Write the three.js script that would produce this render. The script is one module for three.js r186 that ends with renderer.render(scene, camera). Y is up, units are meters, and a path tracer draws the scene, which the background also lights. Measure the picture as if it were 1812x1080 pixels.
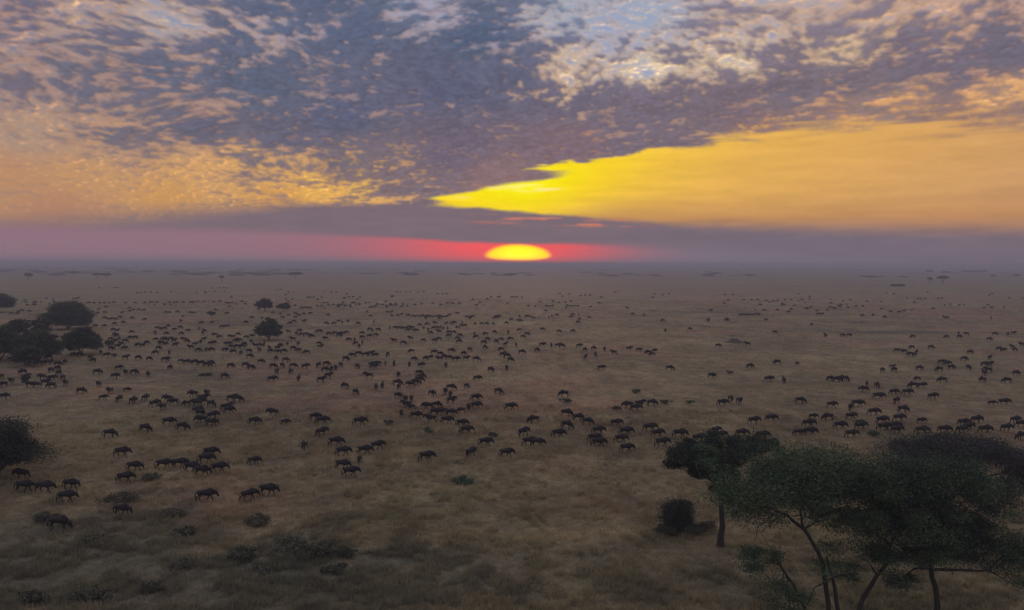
import * as THREE from 'three';
import { mergeGeometries, mergeVertices } from 'three/addons/utils/BufferGeometryUtils.js';
import { MarchingCubes } from 'three/addons/objects/MarchingCubes.js';

// ---------------------------------------------------------------- camera: a drone 23 m above the plain, looking west into the sunset
const scene = new THREE.Scene();
const camera = new THREE.PerspectiveCamera(42.32, 1812 / 1080, 0.5, 60000);
camera.position.set(0, 23, 0);
camera.rotation.order = 'YXZ';
camera.rotation.set(THREE.MathUtils.degToRad(-3.0), 0, THREE.MathUtils.degToRad(0.2));
const renderer = new THREE.WebGLRenderer({ antialias: true });
renderer.toneMapping = THREE.LinearToneMapping;
renderer.toneMappingExposure = 1;
renderer.shadowMap.enabled = true;

// ---------------------------------------------------------------- sun, dimmed by the haze on the horizon
const SUN_AZ = 0.44, SUN_EL = 0.8, RAD = Math.PI / 180;
const sun = new THREE.DirectionalLight(new THREE.Color(1, 0.56, 0.28), 1.4);
sun.position.set(Math.sin(SUN_AZ * RAD) * Math.cos(SUN_EL * RAD), Math.sin(SUN_EL * RAD), -Math.cos(SUN_AZ * RAD) * Math.cos(SUN_EL * RAD)).multiplyScalar(400);
sun.castShadow = true;
sun.shadow.radius = 20;
sun.shadow.mapSize.set(2048, 2048);
Object.assign(sun.shadow.camera, { left: -260, right: 260, top: 120, bottom: -120, near: 1, far: 1200 });
scene.add(sun, sun.target);

// ---------------------------------------------------------------- noise
function rng(seed) { let a = seed >>> 0; return () => { a = (a + 0x6D2B79F5) | 0; let t = Math.imul(a ^ (a >>> 15), 1 | a); t = (t + Math.imul(t ^ (t >>> 7), 61 | t)) ^ t; return ((t ^ (t >>> 14)) >>> 0) / 4294967296; }; }
const LAT = new Float32Array(65536); { const r = rng(11); for (let i = 0; i < 65536; i++) LAT[i] = r(); }
function noise(x, y) {
  const xi = Math.floor(x), yi = Math.floor(y); let u = x - xi, v = y - yi;
  u = u * u * u * (u * (u * 6 - 15) + 10); v = v * v * v * (v * (v * 6 - 15) + 10);
  const x0 = xi & 255, x1 = (xi + 1) & 255, y0 = (yi & 255) << 8, y1 = ((yi + 1) & 255) << 8;
  const a = LAT[x0 + y0], b = LAT[x1 + y0], c = LAT[x0 + y1], d = LAT[x1 + y1];
  return a + (b - a) * u + (c - a + (a - b - c + d) * u) * v;
}
function fbm(x, y, n) { let s = 0, w = 0.5, t = 0; for (let i = 0; i < n; i++) { s += w * noise(x, y); t += w; w *= 0.52; const q = x * 1.62 - y * 1.18 + 17.3; y = x * 1.18 + y * 1.62 + 9.1; x = q; } return s / t; }
const clamp = (v) => (v < 0 ? 0 : v > 1 ? 1 : v);
const smooth = (a, b, v) => { v = clamp((v - a) / (b - a)); return v * v * (3 - 2 * v); };
const lin = (c) => { c /= 255; return c <= 0.04045 ? c / 12.92 : Math.pow((c + 0.055) / 1.055, 2.4); };
// ---------------------------------------------------------------- sky: clear air, a broken altocumulus deck, a bright clearing, a low bank and the veiled sun, by azimuth and elevation in degrees
// azimuth, elevation, cover, thickness, colour of lit cloud, of thick cloud, of the air between
const CLOUDS = [[-32.6,15.4,0.75,0.52,222,165,122,104,101,119,110,118,150],
[-28.1,15.1,0.75,0.5,235,185,132,107,103,121,115,125,158],
[-23.2,15.4,0.62,0.42,242,192,135,104,103,124,134,148,176],
[-17.9,15.9,0.85,0.7,235,180,130,91,98,121,120,140,175],
[-12.2,16.3,0.95,0.85,215,165,135,89,97,121,120,140,175],
[-5.9,17.5,0.7,0.7,230,175,135,94,101,124,142,160,192],
[-2.3,15.6,0.95,0.92,190,145,130,84,95,119,130,150,185],
[3.7,17.4,0.45,0.45,245,205,160,104,111,134,152,164,188],
[9.7,17.1,0.38,0.35,245,205,160,119,118,139,154,165,188],
[7.7,15.5,0.55,0.45,245,200,150,114,113,134,150,162,190],
[15.4,16.2,0.7,0.42,245,195,130,124,115,131,145,152,180],
[22.6,15.9,0.75,0.45,240,188,130,127,115,129,140,148,175],
[29.1,15.4,0.85,0.5,235,180,130,121,111,125,140,145,170],
[32.5,14.9,0.9,0.6,230,170,125,114,107,121,140,145,170],
[31.6,12.8,1.0,0.95,210,155,120,109,103,119,140,145,170],
[27.7,13.0,0.9,0.7,235,180,125,114,105,121,150,150,170],
[22.7,14.0,0.76,0.32,255,210,145,124,113,124,155,158,180],
[15.5,13.9,0.66,0.26,255,218,158,124,113,127,162,165,188],
[9.7,13.6,0.74,0.3,255,220,162,117,109,125,160,165,188],
[4.5,13.7,0.82,0.45,245,205,150,111,105,124,150,155,180],
[3.8,11.8,0.95,0.7,240,195,140,107,101,119,150,150,170],
[-0.3,13.4,1.0,0.85,220,170,130,97,99,121,140,140,165],
[7.8,10.6,1.0,1.05,200,150,120,114,103,117,150,130,130],
[15.6,10.6,1.0,1.05,200,145,115,117,103,114,150,130,130],
[11.7,11.2,1.0,1.0,205,155,120,115,105,117,150,132,135],
[19.2,11.5,1.0,1.0,205,155,120,113,104,116,150,132,135],
[26.1,11.7,1.0,1.0,205,155,120,111,103,116,150,132,135],
[22.7,11.7,1.0,0.95,225,165,115,115,105,117,150,135,140],
[29.3,11.6,1.0,1.0,210,150,115,111,103,117,150,135,140],
[30.8,10.5,0.95,0.2,236,178,115,149,123,114,215,165,110],
[26.1,10.7,0.95,0.3,230,170,112,144,121,115,215,165,110],
[22.8,10.3,1.0,0.55,225,165,115,144,119,115,215,165,110],
[29.3,9.3,1.0,0.65,215,158,110,144,115,109,215,165,110],
[17.4,9.3,1.0,0.7,225,165,105,139,113,111,225,175,100],
[3.8,8.7,1.0,1.1,190,140,110,123,104,114,190,140,110],
[-4.3,7.9,1.0,1.05,190,145,120,109,99,115,150,130,130],
[-1.1,6.2,1.0,1.1,200,140,100,137,111,114,190,140,110],
[-8.4,5.9,1.0,0.85,235,175,110,121,106,115,190,150,120],
[-12.3,10.4,1.0,0.97,185,145,130,91,95,119,130,130,150],
[-4.3,12.6,1.0,0.95,185,145,130,93,95,119,130,130,155],
[-17.9,12.0,0.95,0.85,200,155,130,91,98,119,125,135,160],
[-23.2,12.3,0.88,0.65,225,165,120,97,100,119,120,130,155],
[-28.2,11.1,0.78,0.6,218,160,118,103,101,117,122,127,146],
[-32.7,10.6,0.65,0.48,215,158,115,111,103,117,128,128,140],
[-31.3,8.1,0.5,0.3,215,160,112,129,115,117,165,142,130],
[-26.6,8.4,0.8,0.6,225,165,110,111,105,117,150,135,135],
[-21.6,9.2,0.92,0.75,220,162,115,101,99,117,140,132,140],
[-16.1,8.7,1.0,0.87,215,160,115,99,98,117,140,130,140],
[-18.0,6.9,0.85,0.42,242,182,100,117,107,115,185,145,115],
[-12.3,7.2,0.95,0.65,235,175,100,111,103,115,170,140,120],
[-10.4,5.8,0.85,0.36,252,198,85,129,109,111,225,165,90],
[-14.3,5.3,0.65,0.25,250,190,85,144,118,111,218,166,92],
[-21.6,5.8,0.58,0.26,235,176,98,149,121,111,196,150,106],
[-28.3,5.5,0.38,0.2,218,162,100,149,123,111,192,146,106],
[-32.8,5.2,0.25,0.2,208,152,100,149,123,111,186,140,106],
[-23.4,4.3,0.2,0.1,238,172,85,149,123,111,202,150,94],
[-29.9,3.5,0.1,0.1,220,160,95,149,121,111,180,132,104],
[-16.2,4.4,0.3,0.15,245,180,80,149,121,111,215,155,85]];
const upper = [[0.74,6.84],[2.16,7.12],[3.79,7.28],[7.81,7.63],[11.76,7.98],[14.07,8.46],[15.59,8.82],[19.27,9.4],[22.8,9.49],[26.17,9.18],[32.69,8.44]];
const tongue = [[-5.97,4.63],[-4.35,5.01],[-2.31,5.35],[-0.28,5.64],[1.76,5.93],[4.2,6.28],[6.22,6.51]];
const bandTop = [[-32.91,2.42],[-28.37,2.81],[-23.4,3.43],[-16.17,4.05],[-8.38,4.24],[-4.35,4.16],[-0.27,3.79],[3.81,3.51],[7.86,3.14],[11.83,2.83],[22.97,2.59],[32.89,2.33]];
const bandLow = [[-32.92,2.12],[-23.42,2.24],[-16.19,2.1],[-8.39,1.79],[-4.35,1.57],[-0.26,1.43],[3.83,1.44],[7.88,1.32],[11.86,1.08],[19.46,0.49],[26.41,-0.03],[32.97,-0.34]];

// colour of the clearing by distance from its hottest point, in degrees
const GLOW = [[0, 255, 246, 16], [2, 255, 230, 14], [4.5, 251, 211, 42], [8, 241, 192, 70], [13, 230, 177, 86], [20, 219, 166, 94], [32, 204, 153, 104], [60, 180, 140, 115]];
// the deck goes on out of view round the rest of the sky, cooler away from the sun
for (const az of [-52, 52]) for (const el of [4, 11, 19]) CLOUDS.push([az, el, 0.72, 0.62, 188, 152, 134, 102, 100, 120, 126, 128, 146]);
for (const az of [-85, -120, -155, 170, 135, 95]) for (const el of [3, 10, 18]) CLOUDS.push([az, el, 0.72, 0.62, 166, 146, 146, 100, 102, 124, 112, 124, 154]);  // low deck out of view, held dimmer than the deck overhead
for (const az of [-155, -120, -85, -50, 50, 85, 120, 155]) for (const el of [30, 46]) CLOUDS.push([az, el, 0.7, 0.48, 222, 196, 178, 132, 131, 152, 158, 170, 198]);  // higher deck out of view, brightened to light the plain
for (const az of [-30, -10, 10, 30]) for (const el of [26, 38, 54]) CLOUDS.push([az, el, 0.72, 0.45, 236, 206, 180, 132, 131, 152, 162, 174, 200]);  // deck overhead, also out of view and brightened for the ground
function along(line, az) {
  if (az <= line[0][0]) return line[0][1];
  for (let i = 1; i < line.length; i++) if (az <= line[i][0]) { const [a, b] = line[i - 1], [c, d] = line[i]; return b + (d - b) * (az - a) / (c - a); }
  return line[line.length - 1][1];
}
const wrap = (d) => (d > 180 ? d - 360 : d < -180 ? d + 360 : d);
// scattered settings blended onto a grid, then read back between its points
function field(points, a0, a1, da, e0, e1, de, power) {
  const n = points[0].length - 2, W = Math.round((a1 - a0) / da) + 1, H = Math.round((e1 - e0) / de) + 1, g = new Float32Array(W * H * n);
  for (let j = 0; j < H; j++) for (let i = 0; i < W; i++) {
    const az = a0 + i * da, el = e0 + j * de; let t = 0; const o = (j * W + i) * n;
    for (const p of points) {
      const dx = wrap(az - p[0]) * Math.cos(el * RAD), dy = (el - p[1]) * 1.7, w = Math.pow(dx * dx + dy * dy + 0.6, -power);
      t += w; for (let k = 0; k < n; k++) g[o + k] += w * (k > n - 4 || n === 3 || k > 1 ? lin(p[k + 2]) : p[k + 2]);
    }
    for (let k = 0; k < n; k++) g[o + k] /= t;
  }
  const out = new Float32Array(n);
  return (az, el) => {
    const x = Math.min(Math.max((az - a0) / da, 0), W - 1.001), y = Math.min(Math.max((el - e0) / de, 0), H - 1.001), i = x | 0, j = y | 0, u = x - i, v = y - j, o = (j * W + i) * n;
    for (let k = 0; k < n; k++) out[k] = (g[o + k] * (1 - u) + g[o + n + k] * u) * (1 - v) + (g[o + W * n + k] * (1 - u) + g[o + W * n + n + k] * u) * v;
    return out;
  };
}
function makeSky(W, H) {
  const deck = field(CLOUDS, -180, 180, 0.75, 0, 60, 0.5, 1.7);
  const data = new Float32Array(W * H * 4);
  const bank = [lin(124), lin(107), lin(116)], bankR = [lin(118), lin(106), lin(118)], hot = [lin(255), lin(225), 0];
  const rose = [lin(255) * 1.05, lin(88), lin(88)], mauve = [lin(146), lin(115), lin(128)], cool = [lin(124), lin(115), lin(130)];
  for (let j = H >> 1; j < H; j++) {
    const el = ((j + 0.5) / H - 0.5) * 180, tan = Math.tan(Math.min(el, 86) * RAD), R = 1 / (tan + 0.15);
    for (let i = 0; i < W; i++) {
      let az = ((i + 0.5) / W - 0.5) * 360 + 90; if (az > 180) az -= 360;
      const sx = Math.sin(az * RAD) * R, sy = -Math.cos(az * RAD) * R, inView = Math.abs(az) < 45 && el < 32;
      // broken deck
      const f = deck(az, el);
      let c0 = f[0], th = f[1];
      const wx = (noise(sx * 2.1 + 40, sy * 2.1) - 0.5) * 0.5, wy = (noise(sx * 2.1, sy * 2.1 + 70) - 0.5) * 0.5;
      const px = sx + wx * 0.35, py = sy + wy * 0.35;
      const big = fbm(px * 3.2 + 5, py * 3.2 + 8, 3), mid = fbm(px * 11 + 25, py * 11 + 18, 3), ripX = px * 0.94 + py * 0.34, ripY = (py * 0.94 - px * 0.34);
      const qx = ripX * 29 + wy * 3.4, qy = ripY * 30 + wx * 3.4;
      const dap = fbm(qx, qy, 3), fine = inView ? fbm(ripX * 84 + 3 + wx * 6, ripY * 80 + 11, 2) : 0.5;
      // the side of each cloudlet that faces the sun is lit
      const face = inView ? dap - fbm(qx + 0.1, qy - 0.4, 3) : 0;
      const n = 0.24 * big + 0.18 * mid + 0.42 * dap + 0.16 * fine;
      const cover = smooth(-0.19, 0.19, n - (0.5 + (0.5 - c0) * 0.42));
      const thick = smooth(0.02, 0.98, th + 0.18 + (big - 0.5) * 0.65 + (mid - 0.5) * 0.85 + (dap - 0.5) * 1.55 + (fine - 0.5) * 0.5 - face * 0.9 * (1.25 - th) - (1 - cover) * 0.1);
      const shade = 1 + (dap - 0.5) * 0.55 + (fine - 0.5) * 0.35 - face * 0.5;
      const glint = 0.96 + Math.max(0, 0.55 - thick) * Math.max(0, face + (dap - 0.45) * 0.8 + (fine - 0.45) * 0.4) * 3.4;
      let r = f[8] + (((f[2] * glint) * (1 - thick) + f[5] * shade * thick) - f[8]) * cover;
      let g = f[9] + (((f[3] * glint) * (1 - thick) + f[6] * shade * thick) - f[9]) * cover;
      let b = f[10] + (((f[4] * glint) * (1 - thick) + f[7] * shade * thick) - f[10]) * cover;
      // clearing under the deck, with the light behind its edge
      const streak = fbm(az * 0.22 + 3, el * 2.6 + 5, 4) - 0.5, wisp = fbm(az * 0.5, el * 3.2 + 40, 4) - 0.5;
      if (az > -8 && az < 58 && el < 14) {
        const far = smooth(8, 24, az), up = along(upper, az), lo = along(tongue, az);
        let m = az < upper[0][0] - 1 ? 0 : smooth(-0.1 - far * 0.6, 0.12 + far * 0.6, up + streak * (0.9 + far * 2.2) + (fbm(az * 0.8 + 7, el * 2.6, 4) - 0.5) * 0.5 - el) * smooth(upper[0][0] - 0.25, upper[0][0] + 0.5, az + wisp * 2);
        // the tongue of cloud that splits the clearing near the sun
        const tip = smooth(4.6, 2.2, az + wisp * 1.5), open = (up - lo) * (0.08 + 0.42 * smooth(0.9, 3.2, az)), half = Math.max(0.02, (up - open - lo) / 2 - 0.04), mid = (up - open + lo) / 2;
        m *= 1 - tip * smooth(half + 0.14, half - 0.06, Math.abs(el - mid + streak * 0.3));
        const under = smooth(-0.14, 0.12, lo + streak * 0.4 - el) * smooth(-6.4, -4.9, az + wisp * 2) * smooth(8, 5, az);
        m = Math.max(m, under);
        m *= smooth(62, 46, az);
        const dHot = Math.hypot((az - 1.2) / (az > 1.2 ? 1.25 : 2), (el - 5.5 - Math.max(0, az - 1) * 0.26) * 2.2), base = smooth(5.6, 2.7, el + az * 0.012);
        const s = 1 + streak * 0.2 + wisp * 0.1 + (fbm(az * 2.3, el * 9, 2) - 0.5) * 0.06, q = [0, 0, 0];
        for (let k = 0; k < 3; k++) {
          let i = 0; while (i < GLOW.length - 2 && dHot > GLOW[i + 1][0]) i++;
          const t = clamp((dHot - GLOW[i][0]) / (GLOW[i + 1][0] - GLOW[i][0])); let c = lin(GLOW[i][k + 1]) * (1 - t) + lin(GLOW[i + 1][k + 1]) * t;
          const deep = [lin(190), lin(136), lin(92)][k]; c += (deep - c) * base * smooth(3, 10, dHot) * 0.85; q[k] = c;
        }
        const white = smooth(0.1, 0.3, streak + 0.12) * smooth(6, 2, Math.abs(az - 0.6)) * smooth(0.5, 0.15, Math.abs(el - 5.25 - az * 0.06));
        r += (q[0] * s - r) * m; g += (q[1] * s - g) * m; b += (q[2] * s + white * 0.35 - b) * m;
      }
      if (el < 9) {
        // clear afterglow to the left below the deck's ragged edge is the deck's own air colour; below it a low bank
        const away = Math.abs(wrap(az - SUN_AZ)), right = smooth(2, 16, az), left = smooth(-6, -22, az), out = smooth(38, 80, Math.abs(az));
        const top = along(bandTop, az), low = along(bandLow, az), soft = 0.12 + 0.5 * smooth(8, 30, Math.abs(az + 2)) + 0.55 * left + 0.35 * right + out;
        const inBank = smooth(soft, -soft, el - top + wisp * 0.28);
        const tone = 1 + wisp * 0.16;
        for (let k = 0; k < 3; k++) {
          const c = (bank[k] + (bankR[k] - bank[k]) * right) * tone;
          if (k === 0) r += (c - r) * inBank; else if (k === 1) g += (c - g) * inBank; else b += (c - b) * inBank;
        }
        // lit underside streaks in the bank above the sun
        const lit = smooth(0.17, 0.3, fbm(az * 0.35 + 9, el * 7 + 2, 3) - 0.42) * smooth(8, 3, Math.abs(az - 3.5)) * inBank * smooth(0.5, 0.15, Math.abs(el - 3.05 + (az - 5) * 0.03));
        r += (lin(225) - r) * lit * 0.8; g += (lin(130) - g) * lit * 0.8; b += (lin(95) - b) * lit * 0.8;
        // rosy strip below the bank
        const strip = smooth(0.16 + right * 0.5 + left * 0.3, -0.16 - right * 0.5 - left * 0.3, el - low + wisp * 0.12);
        const warm = Math.exp(-Math.pow(Math.max(0, az > SUN_AZ ? away * 1.35 : away) / 7.4, 2) * 0.9), mid = Math.exp(-Math.pow(away / (az > SUN_AZ ? 9 : 15), 2));
        const dusty = smooth(0.75, 0.05, el) * 0.55;
        for (let k = 0; k < 3; k++) {
          let c = cool[k] + (mauve[k] - cool[k]) * clamp(1 - az / 14);
          c += ((k === 0 ? lin(172) : k === 1 ? lin(104) : lin(116)) - c) * mid * 0.7;
          c += (rose[k] - c) * warm;
          c += (cool[k] * 1.05 - c) * dusty * (1 - warm * 0.7);
          if (k === 0) r += (c - r) * strip; else if (k === 1) g += (c - g) * strip; else b += (c - b) * strip;
        }
        // the sun, spread sideways by the haze
        const dx = (az - SUN_AZ) / 2.4, dy = (el - 0.55) / (el > 0.55 ? 0.86 : 0.34), d = Math.sqrt(dx * dx + dy * dy), disc = smooth(1.08, 0.8, d + wisp * 0.05);
        r += (hot[0] * 1.9 - r) * disc; g += (hot[1] * (1.25 + 0.6 * smooth(0.9, 0.2, d)) - g) * disc; b += (hot[2] - b) * disc;
      }
      const o = (j * W + i) * 4; data[o] = Math.max(r, 0.004); data[o + 1] = Math.max(g, 0.004); data[o + 2] = Math.max(b, 0.004); data[o + 3] = 1;
    }
  }
  for (let j = 0; j < H >> 1; j++) for (let i = 0; i < W; i++) { const o = (j * W + i) * 4; data[o] = 0.09; data[o + 1] = 0.075; data[o + 2] = 0.075; data[o + 3] = 1; }
  const t = new THREE.DataTexture(data, W, H, THREE.RGBAFormat, THREE.FloatType);
  t.mapping = THREE.EquirectangularReflectionMapping; t.magFilter = THREE.LinearFilter; t.minFilter = THREE.LinearFilter; t.needsUpdate = true;
  return t;
}
scene.background = makeSky(4096, 2048);
scene.environment = scene.background;
// ---------------------------------------------------------------- small helpers
const taken = {};
function numbered(name) { const n = taken[name] = (taken[name] ?? -1) + 1; return n ? name + '_' + String(n).padStart(3, '0') : name; }
function tag(o, name, label, category, group, kind) {
  o.name = numbered(name); o.userData = {}; if (label) o.userData.label = label; if (category) o.userData.category = category; if (group) o.userData.group = group; if (kind) o.userData.kind = kind;
  scene.add(o); return o;
}
function part(parent, name, geometry, material) { const m = new THREE.Mesh(geometry, material); m.name = name; parent.add(m); return m; }
const V = (x, y, z) => new THREE.Vector3(x, y, z);
// a bent, tapering round limb through points with a radius each
function limb(points, radii, sides = 6, bump = 0, rand = null) {
  const pos = [], nor = [], idx = [], n = points.length, up = V(0.3, 0.2, 0.93);
  for (let i = 0; i < n; i++) {
    const d = points[Math.min(i + 1, n - 1)].clone().sub(points[Math.max(i - 1, 0)]).normalize();
    const a = up.clone().cross(d).normalize(), b = d.clone().cross(a);
    for (let k = 0; k < sides; k++) {
      const t = k / sides * Math.PI * 2, q = a.clone().multiplyScalar(Math.cos(t)).addScaledVector(b, Math.sin(t)), r = radii[i] * (1 + (bump ? (rand() - 0.5) * bump : 0));
      pos.push(points[i].x + q.x * r, points[i].y + q.y * r, points[i].z + q.z * r); nor.push(q.x, q.y, q.z);
      if (i) { const o = i * sides, p = o - sides, l = (k + 1) % sides; idx.push(p + k, p + l, o + k, p + l, o + l, o + k); }
    }
  }
  pos.push(points[n - 1].x, points[n - 1].y, points[n - 1].z); const e = points[n - 1].clone().sub(points[n - 2]).normalize(); nor.push(e.x, e.y, e.z);
  for (let k = 0; k < sides; k++) idx.push((n - 1) * sides + k, (n - 1) * sides + (k + 1) % sides, n * sides);
  const g = new THREE.BufferGeometry();
  g.setAttribute('position', new THREE.Float32BufferAttribute(pos, 3)); g.setAttribute('normal', new THREE.Float32BufferAttribute(nor, 3)); g.setIndex(idx);
  return g;
}

// ---------------------------------------------------------------- wildebeest: one continuous body per pose, facing +x, with horns, mane, beard and tail
const hide = new THREE.MeshStandardMaterial({ name: 'slate hide', color: new THREE.Color(0.014, 0.014, 0.015), roughness: 0.75, vertexColors: true });
const mane = new THREE.MeshStandardMaterial({ name: 'black hair', color: new THREE.Color(0.009, 0.009, 0.01), roughness: 0.8 });
const horn = new THREE.MeshStandardMaterial({ name: 'dark horn', color: new THREE.Color(0.03, 0.027, 0.024), roughness: 0.45 });
function bodyShape(pose, res) {
  // joints: [x, y, z, radius]
  const bones = [], B = (a, b) => bones.push([a, b]);
  const graze = pose === 'grazing', stride = pose === 'walking' ? 1 : pose === 'pacing' || pose === 'trudging' ? -1 : 0;
  const rump = [-0.6, 1.0, 0, 0.2], loin = [-0.25, 0.98, 0, 0.245], chest = [0.34, 0.96, 0, 0.325], hump = [0.4, 1.23, 0, 0.175], brisket = [0.5, 0.86, 0, 0.215];
  B(rump, loin); B(loin, chest); B([-0.25, 0.87, 0, 0.19], [0.3, 0.82, 0, 0.24]); B(loin, hump); B(hump, brisket); B(chest, brisket);
  const neckTop = graze ? [0.93, 0.72, 0, 0.14] : pose === 'standing' ? [0.93, 1.32, 0, 0.14] : pose === 'trudging' ? [0.98, 0.95, 0, 0.145] : [0.98, 1.03, 0, 0.15];
  const muzzle = graze ? [1.12, 0.2, 0, 0.085] : pose === 'standing' ? [1.24, 1.0, 0, 0.085] : pose === 'trudging' ? [1.2, 0.52, 0, 0.085] : [1.22, 0.6, 0, 0.09];
  const cheek = [(neckTop[0] * 2 + muzzle[0]) / 3, (neckTop[1] * 2 + muzzle[1]) / 3, 0, 0.125];
  B(hump, neckTop); B(brisket, [neckTop[0] - 0.08, neckTop[1] - 0.1, 0, 0.13]); B(neckTop, cheek); B(cheek, muzzle);
  for (const s of [-1, 1]) {
    B([neckTop[0] - 0.02, neckTop[1] + 0.05, s * 0.1, 0.035], [neckTop[0] - 0.07, neckTop[1] + 0.04, s * 0.24, 0.018]);          // ear
    const f = stride * s * 0.2, lift = Math.max(0, -f) * 0.25;
    B([0.42, 0.92, s * 0.13, 0.13], [0.42 + f * 0.35, 0.6, s * 0.14, 0.066]);
    B([0.42 + f * 0.35, 0.6, s * 0.14, 0.066], [0.43 + f * 0.75, 0.38 + lift, s * 0.15, 0.05]);
    B([0.43 + f * 0.75, 0.36 + lift, s * 0.15, 0.05], [0.4 + f * 1.35, 0.07 + lift, s * 0.15, 0.04]);
    B([0.4 + f * 1.35, 0.07 + lift, s * 0.15, 0.044], [0.45 + f * 1.4, 0.035 + lift, s * 0.15, 0.046]);
    const h = -stride * s * 0.2, up = Math.max(0, -h) * 0.2;
    B([-0.56, 0.96, s * 0.12, 0.17], [-0.48 + h * 0.3, 0.68, s * 0.15, 0.1]);
    B([-0.48 + h * 0.3, 0.68, s * 0.15, 0.09], [-0.68 + h * 0.7, 0.44 + up, s * 0.15, 0.048]);
    B([-0.68 + h * 0.7, 0.42 + up, s * 0.15, 0.052], [-0.64 + h * 1.25, 0.08 + up, s * 0.15, 0.04]);
    B([-0.64 + h * 1.25, 0.08 + up, s * 0.15, 0.044], [-0.59 + h * 1.3, 0.035 + up, s * 0.15, 0.046]);
  }
  const mc = new MarchingCubes(res, hide, false, false, 60000), S = 1.25, cx = 0.2, cy = 0.78;
  let o = 0;
  for (let k = 0; k < res; k++) for (let j = 0; j < res; j++) for (let i = 0; i < res; i++, o++) {
    const half = res / 2, x = (i - half) / half * S + cx, y = (j - half) / half * S + cy, z = (k - half) / half * S; let d = 9;
    if (Math.abs(z) < 0.5 && y < 1.65) for (const [a, b] of bones) {
      const bx = b[0] - a[0], by = b[1] - a[1], bz = b[2] - a[2], t = clamp(((x - a[0]) * bx + (y - a[1]) * by + (z - a[2]) * bz) / (bx * bx + by * by + bz * bz));
      const q = Math.hypot(x - a[0] - t * bx, y - a[1] - t * by, (z - a[2] - t * bz) * 1.12) - (a[3] + (b[3] - a[3]) * t);
      const h = clamp(0.5 + 0.5 * (d - q) / 0.035); d = d + (q - d) * h - 0.035 * h * (1 - h);
    }
    mc.field[o] = -d;
  }
  mc.isolation = 0; mc.update();
  const n = mc.count, p = new Float32Array(n * 3);
  for (let i = 0; i < n; i++) { p[i * 3] = mc.positionArray[i * 3] * S + cx; p[i * 3 + 1] = mc.positionArray[i * 3 + 1] * S + cy; p[i * 3 + 2] = mc.positionArray[i * 3 + 2] * S; }
  let g = new THREE.BufferGeometry(); g.setAttribute('position', new THREE.BufferAttribute(p, 3));
  g = mergeVertices(g, 0.002); g.computeVertexNormals();
  // slate flanks with darker stripes on the shoulder, dark face and legs
  const q = g.attributes.position, c = new Float32Array(q.count * 3);
  for (let i = 0; i < q.count; i++) {
    const x = q.getX(i), y = q.getY(i); let v = 1 + (noise(x * 9 + 3, y * 9) - 0.5) * 0.3;
    if (x > 0.1 && x < 0.75 && y > 0.75) v *= 0.8 + 0.3 * (Math.sin(x * 42 + y * 6) > 0.2 ? 0 : 1);
    const face = Math.hypot(x - muzzle[0], y - muzzle[1]) < 0.42 || (y < 0.5 && x < 0.7); if (face) v *= 0.55;
    c[i * 3] = v; c[i * 3 + 1] = v * 0.98; c[i * 3 + 2] = v * 0.97;
  }
  g.setAttribute('color', new THREE.BufferAttribute(c, 3));
  g.computeBoundingBox(); g.translate(0, -g.boundingBox.min.y, 0);
  const shift = -g.boundingBox.min.y;
  return { g, neckTop, muzzle, shift };
}
function trimShapes({ neckTop: n, muzzle: m, shift }) {
  const horns = [-1, 1].map((s) => limb([V(n[0] + 0.02, n[1] + 0.1, s * 0.06), V(n[0] + 0.05, n[1] + 0.09, s * 0.17), V(n[0] + 0.05, n[1] + 0.12, s * 0.27), V(n[0] + 0.02, n[1] + 0.24, s * 0.29), V(n[0] - 0.02, n[1] + 0.33, s * 0.22)], [0.05, 0.042, 0.034, 0.024, 0.008], 7));
  const maneLine = [V(0.1, 1.24, 0), V(0.4, 1.37, 0), V(0.66, (1.36 + n[1] + 0.12) / 2 + 0.03, 0), V(n[0], n[1] + 0.13, 0)];
  const hair = limb(maneLine, [0.02, 0.065, 0.075, 0.04], 6), beardTop = V(n[0] - 0.06, n[1] - 0.14, 0), beardMid = V(0.62, Math.min(0.72, n[1] - 0.15), 0);
  const beard = limb([V(n[0] * 0.5 + m[0] * 0.5 - 0.06, n[1] * 0.5 + m[1] * 0.5 - 0.06, 0), beardTop.add(V(0, -0.05, 0)), beardMid], [0.05, 0.075, 0.04], 6);
  const tail = limb([V(-0.8, 1.06, 0), V(-0.9, 0.92, 0.01), V(-0.92, 0.7, 0.02), V(-0.93, 0.48, 0.02), V(-0.92, 0.26, 0.01)], [0.035, 0.028, 0.045, 0.055, 0.012], 6);
  const out = { horn: horns[0], other: horns[1], mane: hair, beard, tail };
  for (const k in out) out[k].translate(0, shift, 0);
  return out;
}
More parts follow.
